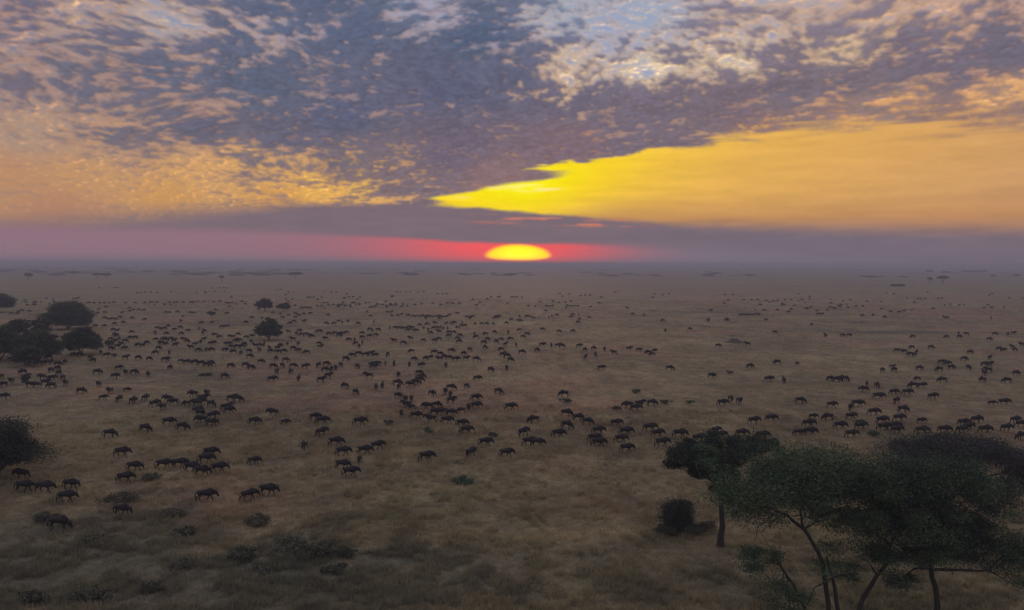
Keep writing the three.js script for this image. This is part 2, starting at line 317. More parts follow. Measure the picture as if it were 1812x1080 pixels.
const BUNCHES = [
"beside and below the left-edge bush",
"in the nearest open trio, lower left",
"in the column right of the left-edge bush",
"in the bunch between lower left and lower centre",
"in the close line at lower left",
"lone wildebeest walking right on bare grass below the central cluster",
"nearest the viewer below the setting sun",
"in the tight knot right of lower centre",
"in the spread row left of lower centre",
"just left of the single-trunk tree crown",
"behind the single-trunk tree crown",
"nearest along the right edge",
"in the grazing string right of the sun",
"in the bunch above the foreground acacias",
"at the left end of the right-hand herd",
"in the row right of the grey bare acacia",
"trailing right of the central cluster",
"bunched directly above the grey bare acacia",
"in the group left of the paired dark knot",
"packed in the middle of the central cluster",
"at the left end of the central cluster",
"in the small dark knot upper left of centre",
"in the isolated foursome right of centre",
"in the row right of the three tiny backs",
"in the packed knot beside two overlapping pairs",
"scattered above the single-trunk tree",
"in the upper row of the right-hand herd",
"loosely above the central cluster",
"scattered below the left tree clump",
"wildebeest cut by the left edge, alone on open grass",
"in the small upright bunch, upper right-hand herd",
"in the loose five left of the winding file",
"in the lower winding file left of centre",
"in the right half of the cluster below left trees",
"at the left edge below the tree clump",
"scattered alone right of centre",
"clumped near the right edge, middle distance",
"in the grazing six near the right edge",
"climbing the slanting file left of centre",
"in the thin line below the lone round tree",
"spread below and right of the lone round tree",
"in the open right of the left tree clump",
"in the shade under the left tree clump",
"in the upright three left of the right-edge grazers",
"scattered behind the central cluster",
"lone wildebeest grazing in empty grass right of centre",
"in the even grazing line between tree clumps",
"lone wildebeest walking right in empty grass just right of the sun",
"in the wide row behind the winding file"
];
// x, z, heading, pose (0 walking, 1 grazing, 2 standing), bunch, place from the left; nearest first
const HERD = [
[-38.88,-66.64,3,1,0,3],[-35.34,-70.37,-13,0,0,6],[-42.62,-74.34,3,0,0,4],[-29.46,-74.79,9,0,1,0],[-25.44,-75.14,39,0,1,1],[-24.07,-76.71,-7,0,1,2],
[-46.58,-77.52,-3,0,0,2],[-48.75,-77.69,1,0,0,1],[-44.61,-78.6,-11,0,0,5],[-40.39,-81.18,9,0,2,2],[-51.72,-82.26,173,0,0,0],[-17.38,-83.73,10,0,3,3],
[-33.32,-83.68,-12,0,4,3],[-32.07,-85.22,6,0,4,6],[-35.2,-85.57,-5,0,4,2],[-41.55,-85.64,-1,0,2,3],[-18.9,-86.82,-9,0,3,1],[-38.78,-86.64,7,0,4,0],
[-37.15,-87.14,2,0,4,1],[-29.4,-88.74,10,0,4,7],[-35.04,-89.17,10,0,4,4],[-17.53,-89.75,-89,0,3,4],[-9.97,-90.64,6,0,5,0],[-0.67,-92.46,8,0,6,2],
[-4.87,-92.59,56,0,6,0],[-46.09,-92.09,-1,0,2,1],[-35.68,-92.24,-1,0,4,5],[-20.17,-92.96,4,0,3,2],[-17.71,-93.6,4,0,3,6],[13.99,-95.23,0,0,7,6],
[-16.57,-95.86,34,0,3,7],[-25.55,-96.12,-88,0,8,3],[10.87,-98.03,-7,0,7,1],[18.89,-98.15,4,0,9,2],[32.72,-98.36,9,0,10,5],[3.25,-98.01,-10,0,6,6],
[-3.33,-98.06,-3,0,6,1],[2.19,-98.25,11,0,6,4],[-22.13,-97.93,4,0,3,0],[14.02,-100.41,3,0,7,4],[24.16,-100.83,9,0,9,4],[10.62,-100.73,-9,0,7,0],
[67.26,-102.74,188,1,11,5],[32.83,-102.43,-8,0,10,4],[27.44,-102.51,11,0,10,1],[6.1,-103.12,-2,0,12,0],[22.22,-103.38,-9,0,9,3],[45.13,-103.74,-4,0,13,3],
[19.36,-103.61,13,0,9,1],[-52.84,-102.49,13,1,2,0],[30.63,-103.96,2,0,10,2],[1.55,-103.92,44,0,6,3],[-25.29,-103.67,50,0,8,5],[38.52,-105.01,-5,0,14,0],
[40.11,-105.04,-12,0,14,3],[15.29,-104.69,-5,0,7,5],[11.65,-105.21,12,0,7,2],[55.65,-105.96,-9,0,15,1],[-6.18,-105.31,4,0,16,2],[52.44,-106.28,12,0,17,4],
[59.09,-106.65,-12,0,15,2],[61.46,-106.69,10,0,15,3],[64.69,-106.74,-3,0,15,7],[27.82,-106.35,12,0,10,0],[-49.62,-105.67,-13,1,18,0],[18.91,-107.1,9,0,9,0],
[68.41,-107.93,9,0,11,2],[51.49,-108.04,-7,0,17,2],[63.42,-108.51,12,0,15,5],[-45.08,-106.83,2,1,18,2],[48.6,-108.7,13,0,13,7],[53.63,-109.34,-5,0,17,3],
[45.95,-109.32,-12,0,13,1],[7.67,-108.75,-33,1,12,3],[72.22,-110.61,-11,0,11,4],[41.95,-110.39,3,0,14,2],[-7.05,-110.02,-1,0,16,0],[14.73,-110.44,-2,0,7,3],
[64.46,-111.34,-5,0,15,4],[-42.16,-109.62,-11,0,18,6],[49.73,-111.67,0,0,13,6],[-48.38,-110.03,-2,0,18,1],[-21.57,-110.62,6,0,3,5],[10.78,-111.35,-12,1,12,5],
[-36.53,-110.69,-3,0,8,0],[-32.15,-110.76,2,0,8,2],[-27.04,-111.18,11,0,8,6],[34.84,-112.41,6,0,10,3],[53.43,-112.79,6,0,17,1],[-9.32,-111.74,-12,0,19,5],
[59.39,-113.31,3,0,15,0],[67.49,-113.45,10,0,15,6],[73.21,-113.55,13,0,11,3],[-44.25,-111.6,183,0,18,5],[3.24,-112.63,190,1,6,5],[-11.57,-112.71,185,2,19,1],
[37.89,-114.14,2,0,10,6],[56.88,-114.78,1,0,17,5],[9.7,-114.33,10,1,12,4],[46.78,-115.35,178,1,14,5],[-28.8,-114.18,11,0,8,4],[50.29,-115.91,6,0,13,2],
[-43.96,-114.72,48,0,18,7],[-14.2,-115.28,-4,0,20,6],[44.91,-116.44,-8,0,14,4],[8.2,-117.48,-5,1,12,2],[-16.55,-117.17,-78,0,20,1],[-46.64,-116.79,168,2,18,3],
[-9.25,-117.67,-11,0,19,6],[-35.83,-117.41,176,0,8,1],[-11.62,-117.99,-4,0,19,2],[55.22,-119.22,-2,0,17,0],[-10.3,-118.38,186,1,19,4],[-43.12,-119.06,-3,0,21,1],
[-7.7,-120.16,181,1,16,1],[-47.62,-119.43,-37,1,18,4],[60.98,-121.82,1,1,17,6],[19.27,-122.19,-12,0,22,1],[-44.39,-121.18,-5,0,21,0],[-6.73,-122.12,-88,0,16,3],
[53.59,-123.44,55,0,13,4],[-54.3,-121.61,-97,2,23,3],[-0.25,-122.64,0,0,16,7],[-15.71,-122.75,175,0,20,5],[-13.05,-122.8,179,0,19,0],[-5.7,-123.74,2,0,16,4],
[18.6,-124.57,187,0,22,0],[-12.0,-124.19,5,1,19,3],[51.28,-125.41,3,0,13,0],[-16.68,-124.51,179,2,20,3],[-47.69,-124.13,-31,1,24,6],[20.59,-125.84,2,2,22,2],
[-56.86,-124.37,53,0,23,2],[55.97,-126.61,-28,0,13,5],[-50.38,-124.9,175,0,24,2],[-44.73,-125.01,-95,2,21,3],[-52.07,-125.2,185,1,24,0],[22.7,-126.71,6,1,22,3],
[34.19,-126.93,-4,0,25,1],[78.78,-128.33,-6,0,11,0],[80.94,-128.6,-11,0,11,1],[-54.43,-125.99,178,0,23,5],[-50.44,-126.57,-4,0,24,3],[37.43,-128.7,-80,2,25,3],
[-61.49,-126.95,85,0,23,0],[63.72,-129.58,38,0,26,1],[47.74,-129.5,-11,1,14,1],[-9.94,-128.45,-32,2,27,4],[-64.63,-128.62,88,0,28,4],[-45.26,-129.09,-3,1,21,4],
[-17.61,-129.7,-96,0,20,2],[36.65,-130.88,-86,0,25,2],[-56.66,-129.04,172,0,23,4],[-16.67,-130.08,-88,0,20,4],[-46.44,-129.6,2,2,21,2],[-51.27,-129.86,9,2,24,4],
[-60.81,-129.75,83,0,23,1],[-6.03,-131.01,3,0,16,5],[-68.35,-130.64,39,0,28,2],[-84.91,-130.76,-2,0,29,0],[62.7,-133.83,-28,0,30,7],[72.13,-134.02,9,0,26,6],
[-19.3,-132.77,-35,0,20,0],[-10.52,-133.89,-82,1,27,2],[-54.35,-133.64,170,0,24,1],[9.08,-135.03,171,1,12,1],[-13.78,-135.06,-48,0,27,0],[-52.49,-134.82,-92,2,24,5],
[67.56,-138.4,-1,0,26,0],[69.96,-138.45,-10,0,26,2],[-27.24,-136.54,-47,1,31,1],[-11.61,-137.26,-96,2,27,1],[-2.37,-137.96,-29,1,16,6],[-75.27,-136.75,-5,1,28,0],
[-70.26,-136.85,-94,2,28,3],[63.68,-141.31,190,0,30,4],[-68.22,-138.64,-2,0,28,5],[-11.04,-141.69,4,1,27,3],[-24.61,-141.91,99,0,31,3],[-20.61,-142.93,86,0,32,2],
[-30.52,-143.32,146,1,31,0],[76.58,-146.19,8,0,26,5],[-83.88,-142.66,185,1,33,2],[-23.81,-144.07,94,2,31,4],[68.21,-146.2,-92,1,30,6],[75.08,-146.35,181,1,26,3],
[-8.32,-144.67,-44,1,27,5],[-86.95,-143.24,178,0,34,7],[-88.57,-143.64,181,2,34,6],[-93.29,-143.65,-103,1,34,1],[-75.98,-144.03,-82,2,28,1],[-18.69,-145.51,173,0,32,3],
[-21.46,-146.88,0,1,32,0],[-82.95,-145.54,-80,2,33,5],[67.69,-149.22,58,0,30,5],[-87.38,-146.57,10,2,33,1],[-18.26,-148.23,-11,1,32,4],[-94.61,-148.02,-84,2,34,2],
[52.81,-151.9,84,2,35,3],[96.83,-153.05,171,1,36,6],[84.37,-153.31,167,1,37,3],[-92.7,-149.23,-5,2,34,4],[-36.68,-150.62,-6,2,38,1],[92.54,-153.82,97,1,36,1],
[63.65,-153.37,-9,1,30,1],[-17.94,-151.54,2,1,32,5],[-46.4,-151.36,9,0,39,5],[50.39,-153.66,3,0,35,1],[65.8,-154.19,-78,1,30,3],[-41.38,-152.06,92,2,40,6],
[62.86,-154.67,11,1,30,0],[-6.79,-153.48,-10,0,27,6],[80.65,-155.64,172,1,26,4],[-89.16,-151.72,11,0,33,3],[65.67,-155.85,-103,1,30,2],[-87.46,-152.49,100,1,33,4],
[-94.91,-152.81,49,2,34,5],[-91.67,-152.89,168,0,33,0],[-100.06,-153.43,-88,2,34,0],[-18.02,-156.0,8,1,32,7],[-78.37,-154.58,-10,0,41,2],[-28.46,-156.05,186,2,31,2],
[40.25,-157.83,-49,0,25,0],[-57.06,-155.57,-12,1,39,0],[-36.67,-156.16,-2,2,38,4],[-22.92,-158.47,-95,1,32,1],[-73.36,-157.93,-51,1,41,6],[98.5,-163.22,86,2,36,2],
[-91.85,-158.67,93,1,42,6],[-19.02,-160.7,-6,1,32,6],[105.46,-163.88,8,1,36,7],[-78.71,-159.8,-84,2,41,4],[-77.36,-160.37,-3,1,41,5],[-99.79,-159.95,171,1,34,3],
[-84.9,-160.32,41,1,41,1],[-48.54,-161.94,90,0,40,1],[-45.7,-162.01,-94,1,40,4],[-95.83,-162.81,-33,0,42,3],[102.15,-167.98,181,2,36,4],[79.29,-167.66,-93,0,43,0],
[82.24,-168.39,95,1,43,2],[-4.47,-166.3,-47,1,44,3],[-39.5,-165.55,39,1,38,2],[92.37,-169.3,188,1,37,1],[-38.35,-166.74,-91,1,38,5],[-96.11,-165.66,87,1,42,4],
[34.13,-169.54,-11,1,45,0],[-1.09,-168.75,-89,1,44,4],[89.02,-171.22,11,1,37,0],[-83.83,-167.0,46,0,41,3],[-73.03,-167.37,88,1,46,1],[19.33,-169.86,-1,0,47,0],
[-37.87,-168.52,-83,1,38,6],[100.55,-172.33,89,0,36,0],[-56.1,-168.64,-11,1,39,3],[96.93,-172.79,9,1,37,5],[-44.89,-170.14,41,0,40,7],[-33.6,-170.44,-50,1,48,0],
[-30.07,-170.77,4,0,48,2],[-51.93,-170.57,-11,1,40,0],[84.53,-174.27,-40,2,43,1],[52.73,-173.63,11,1,35,0],[-61.34,-170.94,-10,1,39,1],[-47.81,-171.29,4,1,40,5],
[-50.35,-171.84,-45,1,40,2],[-42.52,-172.05,78,0,38,0],[-20.05,-172.89,47,0,48,7],[-58.52,-172.25,-10,1,39,2],[-14.58,-173.67,-92,1,44,0],[-67.16,-172.65,8,1,46,6],
[-37.89,-173.43,-53,1,38,7],[-31.1,-174.24,8,1,48,1],[107.44,-178.16,-8,1,36,3],[-22.84,-174.72,-84,1,48,6],[108.87,-178.49,-82,2,36,5],[-100.38,-173.28,53,1,42,5],
[-41.37,-174.86,1,1,38,3],[99.49,-179.27,3,0,37,4],[-30.03,-175.81,190,1,48,3],[-26.46,-176.04,94,2,48,5],[-104.98,-174.05,177,1,42,1],[-69.46,-175.14,10,1,46,5],
[-67.41,-175.45,-6,1,46,7],[-28.47,-176.5,98,2,48,4],[-107.0,-174.64,172,1,42,0],[65.3,-179.53,-81,0,35,4],[-103.54,-174.99,3,2,42,2],[-71.41,-176.65,-3,1,46,4],
[61.09,-180.33,176,1,35,2],[-100.42,-176.12,-42,0,42,7],[99.81,-181.97,-32,0,37,2],[-73.59,-177.65,11,1,46,3],[-57.23,-178.77,12,1,39,4],[-95.76,-179.33,-98,0,41,0],
[-75.97,-179.88,10,1,46,2],[-0.28,-183.05,-35,1,44,5],[-52.5,-181.91,-5,1,40,3],[-80.52,-181.82,-2,1,46,0],[-8.43,-184.35,-1,1,44,2],[-13.17,-184.22,5,0,44,1]];
const FAR_HERD = [
[-38.9,-183.7,-12,1],[-23.0,-184.1,3,1],[-80.4,-182.9,-15,0],[-84.7,-183.1,-11,1],[-17.1,-185.0,188,2],[108.8,-188.7,-14,1],[-55.5,-184.4,78,1],[-10.8,-185.8,-12,2],[-20.5,-185.6,56,1],[-87.9,-184.4,-10,1],
[116.2,-190.7,31,2],[-109.0,-184.6,190,1],[-99.4,-184.8,79,1],[-91.2,-185.1,10,2],[-19.5,-187.1,50,0],[-15.1,-187.3,10,1],[17.8,-189.3,59,2],[-16.4,-188.7,47,0],[-62.9,-188.1,9,1],[-1.2,-190.9,-14,1],
[-95.6,-188.5,-32,0],[-97.8,-189.2,0,0],[-38.7,-191.1,186,0],[-33.4,-191.2,-12,0],[-112.6,-189.7,7,1],[-35.9,-192.7,13,1],[-30.5,-192.8,-103,1],[101.1,-197.0,40,1],[20.8,-194.8,92,1],[-2.3,-194.2,10,2],
[-106.9,-191.2,-8,1],[-105.4,-191.3,-10,1],[35.1,-195.8,172,1],[100.6,-198.0,183,1],[-38.0,-194.2,8,1],[-17.8,-194.8,-3,1],[-35.1,-194.8,-4,2],[-12.1,-196.5,42,1],[-67.4,-194.9,86,1],[-88.6,-195.1,178,1],
[25.9,-198.7,167,2],[34.7,-199.5,180,1],[-85.6,-196.0,104,1],[-51.5,-197.0,177,1],[118.3,-202.6,7,1],[-102.8,-196.1,-50,1],[-19.8,-198.8,6,0],[2.5,-199.6,8,1],[101.7,-203.2,185,0],[104.9,-203.3,46,1],
[-70.3,-198.1,180,1],[-59.0,-198.4,184,0],[-25.6,-200.3,192,1],[36.8,-202.9,34,0],[-67.0,-199.8,-12,1],[-61.6,-200.0,52,1],[-58.3,-200.1,12,1],[-15.6,-201.8,1,1],[101.2,-206.4,-2,0],[-80.4,-201.1,7,1],
[-73.7,-201.3,-9,0],[-55.1,-201.9,-7,0],[6.5,-204.4,36,1],[130.5,-208.4,3,0],[-77.3,-202.1,174,1],[-65.2,-202.4,82,1],[19.1,-205.4,51,1],[33.3,-205.8,-26,0],[-11.0,-204.8,-46,1],[-115.6,-201.7,-84,1],
[-79.0,-202.9,-93,1],[134.5,-209.7,101,1],[24.4,-206.6,-87,1],[-2.7,-206.0,173,1],[130.9,-210.9,-8,1],[31.2,-208.9,-14,2],[-101.3,-204.8,-1,0],[-104.6,-204.7,-4,1],[-57.5,-206.2,-10,1],[-92.8,-206.0,-4,1],
[-63.9,-206.9,-95,2],[-61.8,-207.0,8,2],[21.8,-209.7,34,1],[-85.1,-208.0,195,2],[-7.2,-210.7,-41,1],[109.4,-214.6,183,1],[114.7,-214.8,-1,1],[137.9,-216.2,100,2],[-74.9,-210.2,190,0],[-72.2,-210.3,182,1],
[-51.5,-211.0,-1,2],[-105.6,-210.1,7,2],[-73.9,-211.2,191,1],[-41.3,-212.2,87,1],[13.7,-214.9,7,1],[18.4,-215.0,14,0],[12.6,-215.5,-1,2],[57.1,-217.2,-8,1],[-99.9,-212.2,37,2],[-69.6,-213.2,187,2],
[10.9,-216.5,95,1],[-101.4,-213.1,194,1],[-68.9,-214.2,11,1],[-63.1,-214.4,172,1],[-91.7,-213.8,-9,2],[1.2,-217.2,-97,2],[8.4,-217.4,-9,0],[-1.8,-218.2,51,2],[144.9,-223.1,191,2],[-87.1,-215.5,12,2],
[-74.0,-216.9,-7,1],[-68.5,-217.1,101,0],[-62.2,-217.3,84,2],[66.6,-221.8,178,2],[-107.8,-216.8,187,2],[-95.9,-217.2,-12,0],[-79.3,-217.8,-12,0],[-78.5,-217.8,10,0],[-59.4,-218.4,-96,1],[-84.0,-218.6,-4,0],
[-54.0,-219.6,2,1],[-43.7,-220.0,185,1],[-97.8,-219.2,-15,1],[-30.7,-221.4,-5,1],[-102.4,-220.0,-2,1],[-98.9,-220.1,90,1],[-83.9,-220.6,-9,0],[-42.3,-222.1,93,1],[-8.1,-223.4,14,1],[-87.9,-221.5,-43,2],
[-74.6,-224.5,-39,1],[-4.5,-227.0,-51,1],[-15.3,-226.6,38,1],[-110.4,-223.9,5,1],[-92.9,-224.5,-12,1],[-78.9,-225.0,192,0],[-118.0,-224.5,12,0],[-113.7,-224.9,-12,0],[-97.0,-225.4,58,2],[-34.1,-227.6,176,2],
[-78.8,-227.2,188,2],[-25.9,-229.0,8,1],[-22.7,-229.1,-6,1],[-100.9,-228.6,5,1],[-47.8,-230.5,185,1],[-3.3,-233.0,9,1],[-104.3,-229.6,-7,0],[-96.0,-229.9,188,0],[-90.4,-230.1,14,2],[-64.4,-231.0,185,2],
[-46.4,-231.6,-89,1],[145.5,-239.4,-12,1],[-7.3,-234.1,-40,1],[-0.3,-234.3,176,1],[-117.7,-230.2,7,1],[-102.6,-230.7,5,2],[-100.3,-230.8,2,1],[-21.6,-233.6,170,1],[-116.2,-232.5,-86,1],[-55.7,-234.7,184,0],
[-30.4,-235.6,170,2],[-16.5,-236.3,12,1],[-113.5,-233.8,185,1],[-112.9,-235.4,-11,1],[-88.1,-237.0,193,1],[-80.4,-237.3,-11,1],[-45.4,-238.6,175,1],[-10.9,-240.3,187,1],[-84.7,-238.3,183,0],[125.7,-246.2,182,1],
[136.5,-246.6,184,1],[140.7,-246.8,-1,1],[3.4,-242.1,-6,1],[-120.1,-238.2,-10,2],[-61.2,-240.4,167,1],[-85.8,-239.5,186,0],[-79.9,-240.9,8,0],[-44.1,-242.3,1,0],[99.2,-248.4,97,2],[-77.8,-242.3,-44,2],
[-19.5,-244.4,173,1],[-53.7,-243.9,-3,1],[-16.4,-245.4,11,1],[105.3,-250.2,-54,1],[107.4,-250.3,0,1],[-62.9,-244.1,-8,1],[-92.3,-244.2,188,0],[-42.7,-246.1,-4,1],[-123.7,-244.3,-5,0],[-66.0,-246.5,177,1],
[4.8,-250.4,1,1],[-65.2,-247.8,8,0],[-86.2,-247.0,-4,1],[148.6,-256.7,190,0],[158.0,-257.1,-12,1],[162.4,-257.2,38,1],[-58.1,-249.3,168,1],[-54.9,-249.5,-12,1],[-8.4,-251.3,188,1],[146.9,-258.3,52,1],
[-104.8,-248.9,-9,1],[-68.7,-250.2,-49,1],[-12.1,-252.6,87,1],[-109.7,-249.2,7,1],[-56.7,-251.5,189,1],[-54.8,-252.1,7,1],[-48.3,-252.4,3,1],[166.5,-260.8,-51,2],[-114.1,-251.1,-43,1],[-99.1,-251.7,-49,1],
[-53.3,-253.5,181,1],[-26.5,-254.5,2,1],[-20.5,-256.1,171,1],[-5.7,-257.2,-47,1],[-1.2,-257.4,-82,1],[-19.1,-256.7,-14,1],[87.7,-261.2,189,0],[-122.6,-253.5,192,1],[-23.8,-257.4,193,2],[-73.0,-256.8,176,2],
[-63.9,-257.2,2,2],[15.6,-261.1,2,1],[-63.2,-258.6,4,1],[20.3,-263.0,14,1],[-70.3,-259.7,6,0],[-46.3,-260.7,-96,2],[-129.9,-258.2,11,2],[-106.9,-259.1,0,0],[-31.6,-262.1,183,1],[52.0,-265.9,97,1],
[-101.7,-259.9,165,2],[-34.8,-262.6,8,2],[-33.0,-264.1,5,0],[2.6,-266.8,180,1],[-132.6,-261.5,181,1],[-45.2,-265.1,-1,1],[-28.4,-265.8,81,0],[-113.5,-263.8,1,0],[-48.1,-266.4,166,1],[10.4,-270.4,0,1],
[61.8,-273.3,4,1],[-118.8,-266.5,178,1],[-118.6,-268.0,2,1],[-106.9,-268.5,104,1],[-36.7,-271.4,12,1],[-23.9,-272.0,79,1],[-121.4,-269.4,189,0],[-42.4,-272.7,94,0],[-37.7,-272.9,167,1],[-34.6,-273.1,176,1],
[-30.7,-273.2,-98,1],[-27.4,-273.4,-13,2],[-22.4,-273.6,91,1],[-40.7,-273.8,13,1],[-114.6,-271.3,-5,1],[-39.2,-274.4,191,1],[-26.0,-275.0,51,1],[-19.0,-275.9,169,1],[-36.3,-276.2,11,1],[-101.6,-275.0,3,0],
[-25.2,-278.2,-77,0],[-100.4,-276.6,6,0],[-175.3,-273.7,-83,0],[-146.6,-276.3,-5,0],[-143.8,-277.0,54,0],[-121.7,-278.0,58,1],[-18.4,-284.8,56,1],[-17.1,-284.8,43,1],[-165.1,-279.4,-32,1],[-33.9,-287.9,0,1],
[-31.2,-289.7,168,1],[112.9,-296.3,31,1],[-13.8,-292.5,-53,0],[-9.5,-292.7,-9,1],[-7.0,-293.6,-50,1],[-145.8,-288.1,0,1],[-68.9,-291.6,6,1],[-66.0,-291.7,181,1],[-57.2,-292.1,-2,1],[-24.6,-293.6,-36,2],
[-11.4,-294.5,39,1],[-22.6,-294.0,44,0],[-82.8,-292.7,8,0],[-28.8,-295.2,177,2],[-2.2,-296.9,-10,1],[-116.0,-293.1,12,0],[-18.9,-298.1,97,2],[-145.0,-293.6,176,0],[-112.7,-295.0,-4,2],[-100.2,-295.6,1,1],
[-64.2,-297.2,-87,0],[25.5,-301.9,172,1],[-21.8,-300.0,165,0],[-178.6,-293.7,-9,1],[-52.7,-299.6,98,2],[-182.2,-296.5,-11,1],[-83.8,-302.0,-1,1],[-80.0,-302.2,-9,2],[-127.1,-301.9,-99,2],[-67.3,-304.7,35,0],
[-63.7,-304.9,-43,1],[3.6,-308.7,170,1],[-188.5,-299.8,-14,1],[-185.9,-299.9,-12,1],[60.0,-312.1,170,1],[78.3,-313.7,45,1],[2.4,-311.7,32,1],[86.2,-316.1,-14,1],[103.1,-319.5,-42,0],[79.7,-319.5,-43,2],
[-144.6,-309.0,6,0],[-0.2,-316.0,167,1],[87.6,-321.0,-3,0],[-159.5,-310.7,177,2],[27.4,-320.2,31,1],[-29.1,-318.1,194,2],[-157.5,-312.4,-8,1],[-159.0,-312.8,168,1],[-35.2,-321.8,-41,0],[-101.6,-319.4,80,0],
[-153.4,-317.3,4,1],[184.7,-334.3,-5,0],[204.4,-335.3,79,2],[-7.2,-324.9,-13,0],[9.0,-325.7,187,0],[-17.4,-324.5,83,1],[-165.1,-318.4,9,1],[-106.4,-321.3,-1,1],[-6.0,-327.3,193,1],[15.4,-328.4,84,1],
[-190.9,-318.7,-8,1],[32.3,-329.9,-7,1],[-94.7,-324.1,9,1],[-160.3,-321.3,4,1],[-89.5,-325.0,175,0],[-17.7,-329.2,-12,1],[160.7,-339.4,5,1],[187.3,-340.8,194,2],[24.9,-332.9,3,0],[-29.9,-331.6,165,1],
[-28.7,-331.7,-14,1],[-19.0,-332.1,168,1],[-38.7,-332.4,80,1],[-36.8,-332.5,-14,0],[-34.3,-332.6,167,1],[-16.6,-333.5,185,1],[-6.8,-334.0,12,0],[7.3,-334.7,171,1],[-41.8,-333.5,14,1],[-33.3,-333.9,-91,0],
[-32.1,-333.9,9,0],[-27.6,-334.2,58,1],[3.3,-335.7,103,1],[-137.7,-328.7,-54,1],[-40.3,-335.4,-46,1],[-38.0,-335.5,3,1],[-35.8,-335.6,193,1],[-31.2,-335.9,-12,0],[-5.6,-337.2,-6,1],[-60.3,-334.4,10,1],
[17.2,-338.3,-102,1],[6.3,-337.8,177,1],[-43.7,-337.1,-95,2],[-91.2,-335.9,5,0],[-51.8,-338.0,-27,1],[155.2,-348.7,-10,0],[-49.6,-339.3,7,1],[-45.3,-339.6,7,2],[-96.3,-338.8,10,0],[-79.5,-339.7,2,1],
[-27.4,-342.4,13,0],[58.2,-346.9,86,1],[19.5,-344.9,-3,1],[161.7,-352.3,37,1],[-48.4,-343.3,8,2],[29.4,-347.4,-91,1],[105.0,-351.4,-47,1],[107.7,-351.5,35,0],[26.8,-348.6,7,1],[102.2,-352.6,3,1],
[103.8,-352.7,186,1],[106.8,-352.8,42,0],[140.2,-356.0,0,2],[110.2,-354.4,-10,0],[111.3,-354.4,51,1],[-101.6,-345.1,-54,1],[139.2,-358.0,-1,0],[54.3,-354.8,8,1],[-95.5,-347.5,185,0],[-92.2,-347.7,-12,1],
[-215.6,-342.4,37,0],[-89.7,-349.1,10,0],[-24.7,-352.6,4,0],[-218.8,-343.5,11,0],[-126.5,-348.5,11,0],[-183.2,-347.5,-2,1],[-142.2,-351.8,192,1],[-174.3,-351.5,7,2],[-153.8,-352.6,40,1],[-144.3,-353.1,176,1],
[-108.1,-355.1,-13,1],[-182.6,-352.4,42,1],[-155.7,-353.9,194,1],[-57.2,-361.5,-12,1],[-152.5,-358.4,2,1],[-222.6,-354.5,78,0],[-66.9,-363.2,-53,1],[-55.7,-363.8,-36,0],[131.3,-374.2,-8,0],[185.5,-377.2,-14,1],
[182.4,-378.6,170,1],[-220.4,-359.0,4,1],[-176.2,-362.2,48,0],[147.5,-380.5,30,2],[190.7,-383.0,-8,2],[-172.4,-367.7,14,0],[-227.1,-364.6,-8,1],[16.2,-378.5,-38,1],[96.7,-383.2,-2,0],[-139.9,-371.9,188,2],
[119.7,-386.9,48,1],[124.0,-387.2,-31,1],[130.5,-387.5,1,1],[155.9,-389.0,-9,1],[-178.7,-371.2,-10,0],[200.3,-394.1,-103,0],[-177.5,-373.7,10,0],[-196.7,-374.1,78,2],[-122.0,-378.5,-14,2],[140.5,-396.4,14,1],
[150.9,-401.4,171,1],[189.6,-403.7,192,1],[217.1,-405.3,168,1],[-186.8,-383.7,-1,0],[-104.7,-390.3,-8,1],[151.6,-405.8,10,1],[166.9,-406.7,3,1],[58.8,-402.9,4,1],[248.4,-414.4,8,0],[-104.1,-394.7,191,1],
[-102.7,-394.8,175,2],[-101.4,-394.9,3,1],[-94.3,-395.3,-92,1],[-63.1,-397.2,78,1],[27.6,-402.7,55,1],[167.9,-411.3,183,1],[253.7,-416.5,9,1],[166.6,-413.0,-9,2],[176.5,-413.6,1,1],[262.0,-418.9,44,2],
[-72.3,-401.1,7,0],[158.0,-415.3,167,1],[40.5,-409.0,-5,2],[-204.2,-395.6,45,1],[-89.3,-404.6,-13,1],[-83.1,-405.0,47,1],[175.4,-421.1,7,1],[-71.4,-407.5,178,1],[-57.6,-408.4,4,1],[12.2,-414.7,48,0],
[-145.9,-405.6,36,1],[-70.9,-410.4,176,1],[190.1,-426.8,15,1],[-54.9,-413.3,85,2],[19.7,-418.0,-42,1],[21.3,-418.1,-52,2],[33.0,-418.8,-8,2],[34.9,-419.0,-10,1],[8.5,-418.3,-27,1],[18.1,-418.9,-33,1],
[31.5,-419.7,191,0],[187.9,-429.6,15,1],[-113.8,-412.4,48,0],[-102.2,-413.1,-27,1],[-100.1,-413.3,46,1],[-88.2,-414.0,-42,0],[-87.5,-414.1,13,1],[29.5,-421.5,-28,1],[-66.8,-417.3,-27,1],[-64.4,-417.5,0,0],
[-62.6,-417.6,53,0],[154.8,-431.5,-3,1],[-97.6,-418.3,15,1],[-92.4,-418.6,193,1],[-86.2,-419.0,-46,1],[148.9,-434.2,58,2],[180.6,-436.2,-9,1],[242.7,-441.3,33,1],[251.1,-441.8,7,2],[-253.3,-411.1,-6,1],
[-95.7,-421.4,1,0],[-83.9,-422.1,-86,1],[-19.3,-426.3,-14,0],[255.0,-444.1,52,1],[269.0,-445.1,-47,1],[-251.5,-413.2,-2,1],[-189.4,-417.2,-45,2],[-92.0,-423.6,7,0],[-82.4,-424.2,7,2],[-70.2,-425.0,-6,1],
[-62.2,-425.5,-52,2],[-52.8,-426.2,-6,0],[-38.8,-427.1,42,1],[151.8,-439.5,-13,1],[138.2,-438.6,-10,1],[184.8,-441.7,188,1],[-251.6,-415.1,51,1],[-185.3,-419.5,-26,2],[-182.2,-419.7,104,2],[-72.7,-426.9,191,0],
